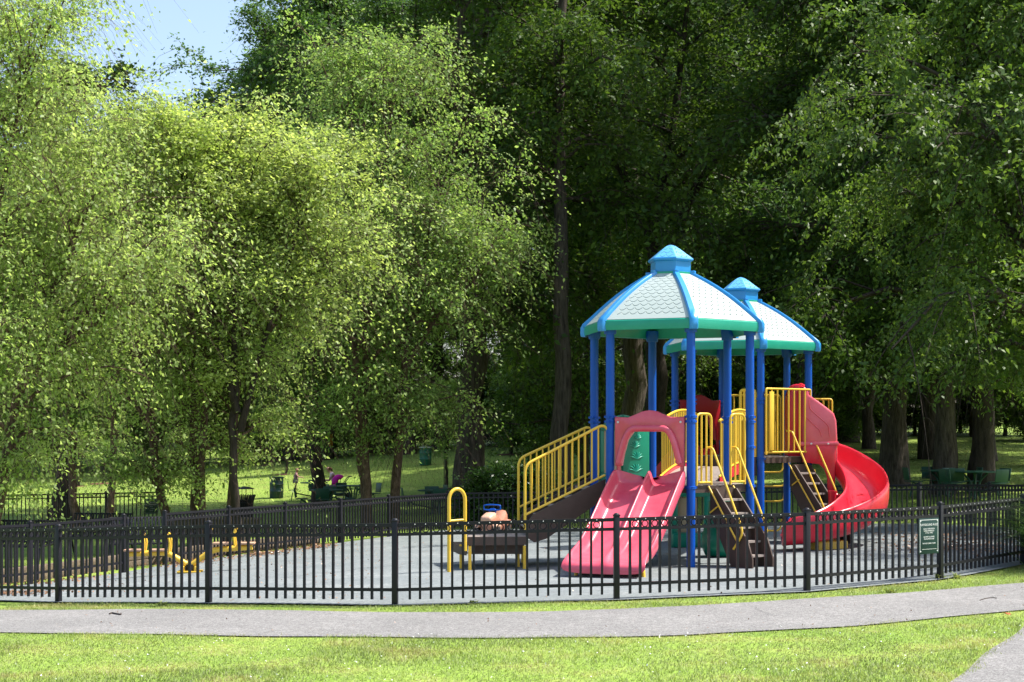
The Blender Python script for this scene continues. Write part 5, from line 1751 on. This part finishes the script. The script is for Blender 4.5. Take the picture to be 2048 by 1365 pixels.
for sg_ in (-1, 1):
    loft([(-.46, .03, .50, .53), (-.36, .07, .52, .60), (-.20, .07, .50, .58), (-.1, .03, .44, .50)], 'mudguard', M_CARL, e).location.x = sg_ * .20
    loft([(.12, .03, .44, .5), (.25, .08, .52, .64), (.42, .08, .52, .64), (.55, .03, .44, .5)], 'mudguard', M_CAR, e).location.x = sg_ * .20
    for yv in (-.30, .34):
        MB().lathe([(.05, -.05), (.115, -.045), (.13, -.02), (.13, .02), (.115, .045), (.05, .05)], (sg_ * .21, yv, .42), 20, M=Matrix.Rotation(R_(90), 4, 'Y')).build('wheel', M_RUBBERBLK, e, 50)
hb = MB()
hb.tube(fillet([(-.05, .02, .72), (-.08, .0, .86), (.08, .0, .86), (.05, .02, .72)], .05), .014, 8)
ring_ = [(.19 * max(-1, min(1, 1.5 * math.cos(a))), -.02, .89 + .055 * math.sin(a)) for a in np.linspace(0, 2 * PI, 25)]
hb.tube(ring_, .015, 8)
hb.build('handle', M_BLUE, e, 60)
spr = MB()
spr.tube([(.075 * math.cos(a), .05 + .075 * math.sin(a), .02 + a / (2 * PI * 6) * .34) for a in np.linspace(0, 2 * PI * 6, 110)], .014, 6)
spr.build('spring', M_RUBBERBLK, e, 60)

# ---------------------------------------------------------------- strap benches
def bench(px, d, rz, label, L=1.7):
    x_, y_ = X(px, d), d
    e = empty('strap_bench', (x_, y_, gz(x_, y_)), rz, label, 'bench', 'black strap benches beside the gate')
    s_ = MB()
    prof = crom([(0, .40, .40), (0, .36, .44), (0, .10, .43), (0, -.12, .42), (0, -.20, .52), (0, -.30, .84), (0, -.35, .88), (0, -.39, .85)], 3)
    prof2 = [Vector((0, p.y, p.z)) for p in [Vector(q) for q in prof]]
    n_ = int(L / .062)
    for i in range(n_):
        u = -L / 2 + (i + .5) * L / n_
        V = []; f = []
        for j, p in enumerate(prof2):
            V += [(u - .017, p.y, p.z), (u + .017, p.y, p.z), (u + .017, p.y - .004, p.z - .006), (u - .017, p.y - .004, p.z - .006)]
        for j in range(len(prof2) - 1):
            for k in range(4):
                f.append((j * 4 + k, j * 4 + (k + 1) % 4, j * 4 + 4 + (k + 1) % 4, j * 4 + 4 + k))
        s_.add(V, f)
    s_.build('slats', M_BLACK, e, 60)
    fr = MB()
    fr.tube([(-L / 2, .38, .42), (L / 2, .38, .42)], .018, 8)
    fr.tube([(-L / 2, -.18, .47), (L / 2, -.18, .47)], .018, 8)
    fr.tube([(-L / 2, -.37, .86), (L / 2, -.37, .86)], .018, 8)
    fr.build('frame', M_BLACK, e, 60)
    for sg_ in (-1, 1):
        lg = MB().tube(fillet([(sg_ * L / 2, .42, -.02), (sg_ * L / 2, .34, .40), (sg_ * L / 2, -.18, .46), (sg_ * L / 2, -.40, -.02)], .06), .022, 8)
        lg.build('leg', M_BLACK, e, 60)
        MB().tube(fillet([(sg_ * L / 2, .32, .42), (sg_ * L / 2, .36, .64), (sg_ * L / 2, -.26, .68)], .1), .018, 8).build('armrest', M_BLACK, e, 60)
    return e
bench(192, 33.5, R_(170), 'black strap bench with its curved back towards us, in front of the far left fence', 1.35)
bench(35, 30.5, R_(165), 'black strap bench at the left edge under the hanging birch leaves', 1.4)
bench(285, 29.6, R_(195), 'black strap bench seen through the gate opening of the left fence', 1.2)

# ---------------------------------------------------------------- litter bin, timber ledge
x_, y_ = X(488, 47), 47
e = empty('litter_bin', (x_, y_, gz(x_, y_)), 0, 'black strap litter bin with a raised round lid, right of the thick birch stem', 'litter bin')
lb = MB()
for i in range(28):
    a = 2 * PI * i / 28
    pts = [(.24 * math.cos(a), .24 * math.sin(a), .05), (.26 * math.cos(a), .26 * math.sin(a), .6), (.33 * math.cos(a), .33 * math.sin(a), .86)]
    lb.tube(pts, .016, 4)
lb.ring((0, 0, .06), .24, .018, Matrix.Rotation(R_(90), 4, 'X'), 24, 6); lb.ring((0, 0, .62), .27, .015, Matrix.Rotation(R_(90), 4, 'X'), 24, 6)
lb.build('basket', M_BLACK, e)
MB().lathe([(.20, .06), (.215, .70), (.20, .70)], sides=20).build('liner', M_RUBBERBLK, e)
ld_ = MB().lathe([(.30, 1.03), (.30, 1.045), (.16, 1.09), (.02, 1.11)], sides=24)
for i in range(4):
    a = i * PI / 2 + .4
    ld_.tube([(.26 * math.cos(a), .26 * math.sin(a), .62), (.26 * math.cos(a), .26 * math.sin(a), 1.04)], .01, 6)
ld_.build('lid', M_BLACK, e)
x_, y_ = X(425, 40), 40
e = empty('timber_planter', (x_, y_, gz(x_, y_)), R_(-2), 'long weathered timber ledge behind the birch stems', 'planter')
for z_ in (.06, .20, .34):
    MB().cbox((0, 0, z_), (2.3, .5, .13), .01).build('timber', M_TIMBER, e)
MB().cbox((0, 0, .44), (2.4, .62, .05), .01).build('top_board', M_TIMBER, e)
pts_ = [(-8.6, 24.6), (-7.75, 26.6), (-6.95, 28.9), (-6.1, 31.1), (-5.25, 33.2), (-4.35, 35.4)]
e = empty('timber_edging', (pts_[2][0], pts_[2][1], gz(*pts_[2])), 0, 'low weathered timber retaining wall outside the rear left fence', 'edging')
for a, b in zip(pts_[:-1], pts_[1:]):
    for z_ in (.06, .19):
        m_ = ((a[0] + b[0]) / 2 - pts_[2][0], (a[1] + b[1]) / 2 - pts_[2][1], gz((a[0] + b[0]) / 2, (a[1] + b[1]) / 2) - gz(*pts_[2]) + z_)
        MB().cbox(m_, (math.dist(a, b) - .01, .13, .125), .012, rz=math.atan2(b[1] - a[1], b[0] - a[0])).build('timber', M_TIMBER, e)

# ---------------------------------------------------------------- barrels
def barrel(px, d, label, body, s_=1.0):
    x_, y_ = X(px, d), d
    e = empty('trash_barrel', (x_, y_, gz(x_, y_)), 0, label, 'trash barrel')
    p = [(.28, 0), (.295, .02), (.295, .28), (.308, .30), (.295, .32), (.295, .58), (.308, .60), (.295, .62), (.295, .86), (.305, .88)]
    MB().lathe([(a * s_, b * s_) for a, b in p], sides=28).build('drum', body, e, 40)
    MB().lathe([(.300 * s_, .86 * s_), (.318 * s_, .87 * s_), (.318 * s_, .92 * s_), (.27 * s_, .925 * s_), (.26 * s_, .80 * s_)], sides=28).build('rim', M_RIM if body is M_BARREL else M_BARRELD, e, 40)
    return e
barrel(851, 79, 'green metal barrel with a pale liner rim standing on the lawn behind the birches', M_BARREL, 1.0)
barrel(553, 68, 'dark blue-green barrel beside the picnic table with the two people', M_BARRELD, 1.0)

# ---------------------------------------------------------------- picnic tables
def picnic(px, d, rz, label, s_=1.0, zoff=0.0):
    x_, y_ = X(px, d), d
    e = empty('picnic_table', (x_, y_, gz(x_, y_)), rz, label, 'picnic table', None)
    e.scale = (s_, s_, s_)
    MB().lathe([(.60, .725), (.615, .735), (.615, .755), (.60, .765)], sides=8, a0=R_(22.5)).build('table_top', M_TGREEN, e, 30)
    st_ = MB()
    for a in (PI / 4, 3 * PI / 4, 5 * PI / 4, 7 * PI / 4):
        st_.tube(fillet([(.34 * math.cos(a), .34 * math.sin(a), .72), (.12 * math.cos(a), .12 * math.sin(a), .5), (.10 * math.cos(a), .10 * math.sin(a), .02), (.3 * math.cos(a), .3 * math.sin(a), .0)], .12), .03, 8)
    st_.build('pedestal', M_TGREEN, e, 60)
    for i in range(4):
        a = i * PI / 2
        Mz = Matrix.Rotation(a, 4, 'Z')
        arm = MB().tube([Mz @ Vector((.08, 0, .18)), Mz @ Vector((.7, 0, .30)), Mz @ Vector((.86, 0, .43))], .025, 8)
        arm.tube([Mz @ Vector((.86, 0, .43)), Mz @ Vector((.95, 0, 0))], .02, 8)
        ao = arm.build('seat_arm', M_TGREEN, e, 60)
        MB().cbox(Mz @ Vector((.84, 0, .445)), (.40, .46, .025), .01, M=Mz).build('seat', M_TGREEN, e)
        MB().cbox(Mz @ Vector((1.07, 0, .66)), (.025, .46, .36), .01, M=Mz @ Matrix.Rotation(R_(8), 4, 'Y')).build('seat_back', M_TGREEN, e)
    return e
T1 = picnic(628, 66, R_(8), 'green four-seat picnic table where a child and a woman are eating')
picnic(706, 60, R_(30), 'green picnic table just right of the stroller, in front of the leaning birch stems')
picnic(652, 55, R_(0), 'green picnic table in the near row, in front of the people')
picnic(872, 50, R_(10), 'green picnic table showing above the rear fence left of the thickest trunk')
picnic(955, 51, R_(20), 'green picnic table at the foot of the thickest trunk')
picnic(1885, 45, R_(5), 'green picnic table below the massive dark trunk at the right')
picnic(1950, 44, R_(25), 'green picnic table rightmost behind the right side fence')

# ---------------------------------------------------------------- people
def skin_obj(name, joints, bones, m, parent, sub=2):
    """joints {name: ((x,y,z), radius)}; bones [(a,b)]"""
    keys = list(joints)
    me = bpy.data.meshes.new(name)
    me.from_pydata([joints[k][0] for k in keys], [(keys.index(a), keys.index(b)) for a, b in bones], [])
    o = bpy.data.objects.new(name, me)
    link(o, parent)
    md = o.modifiers.new('skin', 'SKIN')
    if not me.skin_vertices:
        return o
    for i, k in enumerate(keys):
        r = joints[k][1]
        me.skin_vertices[0].data[i].radius = (r, r) if np.isscalar(r) else r
        me.skin_vertices[0].data[i].use_root = (i == 0)
    md.use_smooth_shade = True
    s_ = o.modifiers.new('sub', 'SUBSURF'); s_.levels = sub; s_.render_levels = sub
    me.materials.append(m)
    return o
def person(loc, rz, label, P, hr, skin, topm, botm, hairm, scale=1.0, ponytail=False):
    e = empty('person', loc, rz, label, 'person')
    e.scale = (scale,) * 3
    J = {k: v for k, v in P.items()}
    bones = [('hip', 'waist'), ('waist', 'chest'), ('chest', 'neck'), ('neck', 'jaw'), ('jaw', 'head'), ('head', 'crown')]
    for s_ in 'lr':
        bones += [('chest', 'sh' + s_), ('sh' + s_, 'el' + s_), ('el' + s_, 'wr' + s_), ('wr' + s_, 'palm' + s_), ('hip', 'th' + s_), ('th' + s_, 'kn' + s_), ('kn' + s_, 'an' + s_), ('an' + s_, 'toe' + s_)]
        pp = Vector(J['palm' + s_][0]); wr = Vector(J['wr' + s_][0]); dr = (pp - wr).normalized(); sd = dr.cross(Vector((0, 0, 1))).normalized()
        for i, (off, ln_) in enumerate(((-.030, .055), (-.010, .068), (.010, .064), (.030, .050))):
            a = pp + sd * off + dr * ln_ * .6; b = a + dr * ln_ * .4 + Vector((0, 0, -.02))
            J[f'f{i}a{s_}'] = (tuple(a), .009); J[f'f{i}b{s_}'] = (tuple(b), .008)
            bones += [('palm' + s_, f'f{i}a{s_}'), (f'f{i}a{s_}', f'f{i}b{s_}')]
        a = wr.lerp(pp, .4) - sd * .04; b = a + dr * .035 - sd * .01
        J['t1' + s_] = (tuple(a), .010); J['t2' + s_] = (tuple(b), .009)
        bones += [('wr' + s_, 't1' + s_), ('t1' + s_, 't2' + s_)]
    skin_obj('body', J, bones, skin, e)
    g = lambda k, r, dx=0: (J[k][0], r)
    shirt = {k: g(k, r) for k, r in (('waist', hr * 1.5), ('hip', hr * 1.55), ('chest', hr * 1.62), ('neck', hr * .62))}
    sb = [('waist', 'hip'), ('waist', 'chest'), ('chest', 'neck')]
    for s_ in 'lr':
        shirt['sh' + s_] = g('sh' + s_, hr * .72)
        mid = Vector(J['sh' + s_][0]).lerp(Vector(J['el' + s_][0]), .6)
        shirt['sl' + s_] = (tuple(mid), hr * .62)
        sb += [('chest', 'sh' + s_), ('sh' + s_, 'sl' + s_)]
    skin_obj('shirt', shirt, sb, topm, e)
    tr = {'hip': g('hip', hr * 1.5)}; tb_ = []
    for s_ in 'lr':
        tr['th' + s_] = g('th' + s_, hr * 1.0); mid = Vector(J['th' + s_][0]).lerp(Vector(J['kn' + s_][0]), .7)
        tr['m' + s_] = (tuple(mid), hr * .86)
        tb_ += [('hip', 'th' + s_), ('th' + s_, 'm' + s_)]
    skin_obj('shorts', tr, tb_, botm, e)
    hd2 = Vector(J['head'][0]); jw = Vector(J['jaw'][0]); fw = Vector((-1, 0, 0))
    hair = {'a': (tuple(hd2 + Vector((.025, 0, .035))), .098 * hr / .085), 'b': (tuple(hd2 + Vector((.05, 0, -.03))), .085 * hr / .085)}
    hb_ = [('a', 'b')]
    if ponytail:
        hair['c'] = (tuple(hd2 + Vector((.13, 0, .0))), .04); hair['d'] = (tuple(hd2 + Vector((.17, 0, -.12))), .028)
        hb_ += [('b', 'c'), ('c', 'd')]
    skin_obj('hair', hair, hb_, hairm, e)
    ft_ = MB()
    hs = hr / .085
    ft_.tube([hd2 + Vector((-.088 * hs, 0, .01)), hd2 + Vector((-.112 * hs, 0, -.02 * hs)), hd2 + Vector((-.092 * hs, 0, -.03 * hs))], [.008, .014, .008], 6)
    for s2 in (-1, 1):
        ft_.lathe([(.002, -.02), (.018, -.01), (.02, .01), (.004, .025)], hd2 + Vector((.0, s2 * .088 * hs, -.01)), 8)
    ft_.build('face_features', skin, e, 60)
    ey = MB()
    for s2 in (-1, 1):
        ey.lathe([(.001, -.009), (.009, 0), (.001, .009)], hd2 + Vector((-.086 * hs, s2 * .032 * hs, .012)), 8)
    ey.box(hd2 + Vector((-.083 * hs, 0, -.058 * hs)), (.012, .045 * hs, .008))
    ey.build('eyes_and_mouth', M_HAIR, e, 60)
    return e
tz = T1.location.z; tx, ty = T1.location.x, T1.location.y
W_ = {'hip': ((0, 0, .56), .13), 'waist': ((-.03, 0, .74), .115), 'chest': ((-.14, 0, .96), .125), 'neck': ((-.235, 0, 1.12), .05), 'jaw': ((-.30, 0, 1.17), .065), 'head': ((-.315, 0, 1.25), .088), 'crown': ((-.305, 0, 1.31), .06),
      'shl': ((-.15, -.19, 1.03), .055), 'shr': ((-.15, .19, 1.03), .055), 'ell': ((-.26, -.24, .78), .042), 'elr': ((-.26, .24, .78), .042), 'wrl': ((-.48, -.16, .80), .028), 'wrr': ((-.48, .16, .80), .028),
      'palml': ((-.56, -.14, .80), .028), 'palmr': ((-.56, .14, .80), .028), 'thl': ((-.06, -.10, .54), .09), 'thr': ((-.06, .10, .54), .09), 'knl': ((-.44, -.12, .52), .06), 'knr': ((-.44, .12, .52), .06),
      'anl': ((-.40, -.12, .09), .04), 'anr': ((-.40, .12, .09), .04), 'toel': ((-.56, -.13, .04), .035), 'toer': ((-.56, .13, .04), .035)}
person((tx + .92, ty + .05, tz), R_(4), 'seated woman in a pale pink t-shirt with auburn hair tied back', W_, .085, M_SKIN, M_SHIRT, M_TROUS, M_HAIR, 1.08, True)
C_ = {'hip': ((0, 0, .42), .10), 'waist': ((-.01, 0, .50), .095), 'chest': ((-.03, 0, .62), .095), 'neck': ((-.05, 0, .73), .038), 'jaw': ((-.07, 0, .77), .058), 'head': ((-.075, 0, .83), .085), 'crown': ((-.06, 0, .89), .055),
      'shl': ((-.03, -.12, .67), .035), 'shr': ((-.03, .12, .67), .035), 'ell': ((-.12, -.14, .54), .028), 'elr': ((-.12, .14, .54), .028), 'wrl': ((-.24, -.09, .52), .02), 'wrr': ((-.24, .09, .52), .02),
      'palml': ((-.29, -.08, .51), .02), 'palmr': ((-.29, .08, .51), .02), 'thl': ((0, -.06, .38), .06), 'thr': ((0, .06, .38), .06), 'knl': ((-.02, -.06, .20), .042), 'knr': ((-.02, .06, .20), .042),
      'anl': ((0, -.06, .05), .03), 'anr': ((0, .06, .05), .03), 'toel': ((-.08, -.065, .02), .028), 'toer': ((-.08, .065, .02), .028)}
person((tx - .78, ty + .0, tz + .46), R_(184), 'small child in a dusty pink top standing on a seat and reaching to the table', C_, .072, M_SKIN, M_DRESS, M_SHIRT, M_HAIRC, 1.0)
MB_ = MB().lathe([(.06, 0), (.13, .03), (.14, .035), (.10, .04)], (tx + .1, ty, tz + .77), 16)
tag(MB_.build('food_bowl', M_BARREL, None), 'shallow green bowl on the table between the child and the woman', 'bowl')

# stroller
x_, y_ = X(680, 65.4), 65.4
e = empty('stroller', (x_, y_, gz(x_, y_)), R_(12), 'stroller with a magenta hood and dark frame beside the seated woman', 'stroller')
hm = MB()
V = []; f = []
for i in range(9):
    th = R_(-15 + 150 * i / 8)
    for j in range(9):
        ph = R_(-80 + 160 * j / 8)
        V.append((-.05 + .30 * math.cos(th) * math.cos(ph) * -1.0, .26 * math.sin(ph), .74 + .34 * math.sin(th) * math.cos(ph) ** .5))
for i in range(8):
    for j in range(8):
        f.append((i * 9 + j, i * 9 + j + 1, (i + 1) * 9 + j + 1, (i + 1) * 9 + j))
hm.add(V, f)
ho = hm.build('hood', M_MAG, e, 60)
md = ho.modifiers.new('t', 'SOLIDIFY'); md.thickness = .02
loft([(-.22, .20, .42, .66), (-.05, .24, .36, .70), (.18, .22, .40, .66)], 'seat', M_MAG, e).rotation_euler = (0, 0, R_(90))
fr = MB()
for s2 in (-1, 1):
    fr.tube(fillet([(-.42, s2 * .24, .14), (.10, s2 * .24, .62), (.36, s2 * .24, .98), (.46, s2 * .22, 1.0)], .1), .016, 8)
    fr.tube([(.36, s2 * .26, .14), (-.05, s2 * .24, .52)], .016, 8)
fr.tube([(.46, -.22, 1.0), (.46, .22, 1.0)], .02, 8)
fr.build('frame', M_FAB, e, 60)
for (wx, s2, r) in ((-.42, -1, .10), (-.42, 1, .10), (.36, -1, .14), (.36, 1, .14)):
    MB().lathe([(r * .4, -.02), (r * .95, -.02), (r, 0), (r * .95, .02), (r * .4, .02)], (wx, s2 * .28, r), 20, M=Matrix.Rotation(R_(90), 4, 'X')).build('wheel', M_RUBBERBLK, e, 50)
loft([(-.2, .18, .18, .32), (.2, .18, .18, .32)], 'basket', M_FAB, e)

# orange notice board, far left of the wood
x_, y_ = X(655, 95), 95
e = empty('orange_board', (x_, y_, gz(x_, y_)), 0, 'plain orange board on posts at the edge of the wood, seen through the birch leaves', 'board')
MB().cbox((0, 0, 1.15), (.62, .06, .75), .02).build('panel', M_ORANGE, e)
MB().cbox((-.18, 0, 1.58), (.28, .05, .12), .01).build('header', M_WHITE, e)
for s2 in (-1, 1):
    MB().cbox((s2 * .27, .05, .5), (.07, .05, 1.05), .01).build('leg', M_TIMBER, e)

# chain link fence in front of the wood
e = empty('chain_link_fence', (X(930, 99), 99, gz(X(930, 99), 99)), 0, 'thin grey chain link fence in front of the dark wood', 'fence')
ex, ey_, ez = e.location
prev = None
wires = MB(); rail_ = MB()
for i, px in enumerate(range(420, 1560, 78)):
    x_ = X(px, 99); z_ = gz(x_, 99)
    q = Vector((x_ - ex, 0, z_ - ez))
    MB().tube([q, q + Vector((0, 0, 2.05))], .035, 8).build('post', M_WIRE, e, 60)
    if prev is not None:
        rail_.tube([prev + Vector((0, 0, 2.0)), q + Vector((0, 0, 2.0))], .02, 6)
        Lw = (q - prev).x
        nW = 22
        for k in range(nW):
            a = prev.lerp(q, k / nW); 
            b = prev.lerp(q, min(1, (k + 4) / nW)); c2 = prev.lerp(q, max(0, (k - 4) / nW))
            wires.tube([a + Vector((0, 0, .05)), b + Vector((0, 0, 1.98))], .004, 3, False)
            wires.tube([a + Vector((0, 0, .05)), c2 + Vector((0, 0, 1.98))], .004, 3, False)
    prev = q
rail_.build('rail', M_WIRE, e, 60)
wires.build('mesh', M_WIRE, e, 60)

# dead snapped limb leaning in the dark trees
e = empty('dead_limb', (X(1330, 57), 57, 0), 0, 'bare snapped limb slanting up to the right against the dark wood above the front roof', 'dead branch')
dl = MB()
def dlp(px, py): return Vector((X(px, 57) - e.location.x, 0, Z(py, 57)))
dl.tube(crom([dlp(1300, 470), dlp(1345, 385), dlp(1372, 352), dlp(1420, 310), dlp(1462, 268), dlp(1475, 258)], 4), [.09] * 8 + [.12] * 8 + [.11] * 5, 9)
dl.tube([dlp(1472, 262), dlp(1490, 258)], [.05, .015], 6)
dl.tube(crom([dlp(1400, 330), dlp(1418, 360), dlp(1425, 378)], 4), .018, 5)
dl.build('limb', K_OAK, e, 60)

# ---------------------------------------------------------------- small things on the ground
def stick(px_list, r, label, name='stick'):
    P = []
    for (a, b) in px_list:
        g_ = G(a, b); P.append(Vector((g_[0], g_[1], gz(*g_) + .014 + r)))
    c0_ = P[0].copy()
    o = MB().tube([p - c0_ for p in crom(P, 3)], r, 6).build(name, M_STICK, None, 60)
    o.location = c0_
    return tag(o, label, 'stick')
stick([(219, 1232), (224, 1230), (232, 1231.5), (241, 1233), (242, 1231)], .009, 'short dark stick lying on the path at the left')
stick([(1960, 1204), (1972, 1200.5), (1985, 1199), (1993, 1200)], .005, 'thin curved twig on the path at the right')
g_ = G(2013, 1237)
V, Q = leaves_np(np.random.default_rng(1), np.array([[g_[0], g_[1], gz(*g_) + .05], [g_[0] + .02, g_[1], gz(*g_) + .045], [g_[0] - .015, g_[1] + .01, gz(*g_) + .05]]), .07, 0, 1, .8)
me = mesh_np('fallen_leaf', V, Q); me.materials.append(mat('rust_leaf', (.45, .10, .02), .7, noise=((.3, .06, .01), 20, .3)))
tag(link(bpy.data.objects.new('fallen_leaf', me)), 'rust coloured curled leaf on the grass beside the right path', 'leaf')

def weed(px, py, label, s_=1.0):
    g_ = G(px, py)
    rgn = np.random.default_rng(int(px))
    e = empty('weed', (g_[0], g_[1], gz(*g_)), 0, label, 'weed', 'broad-leaved weeds along the fence')
    n = 26
    bs = np.concatenate([rgn.normal(size=(n, 2)) * .02, np.zeros((n, 1))], 1)
    me = mesh_np('leaves', *blades(rgn, bs, n, .17 * s_, .035, .5, 5, 1.0)); me.materials.append(L_GRASS)
    link(bpy.data.objects.new('leaves', me), e)
weed(1876, 1160, 'leafy green weed at the foot of the fence post beside the rules sign')
weed(1912, 1158, 'pale leafed weed just right of the post beside the rules sign', .8)
weed(948, 1209, 'small weed under the front fence left of the red double slide', .5)
weed(326, 1212, 'small weed under the front fence below the seesaw', .6)
weed(1780, 1186, 'upright weed in the grass strip below the rules sign', .7)
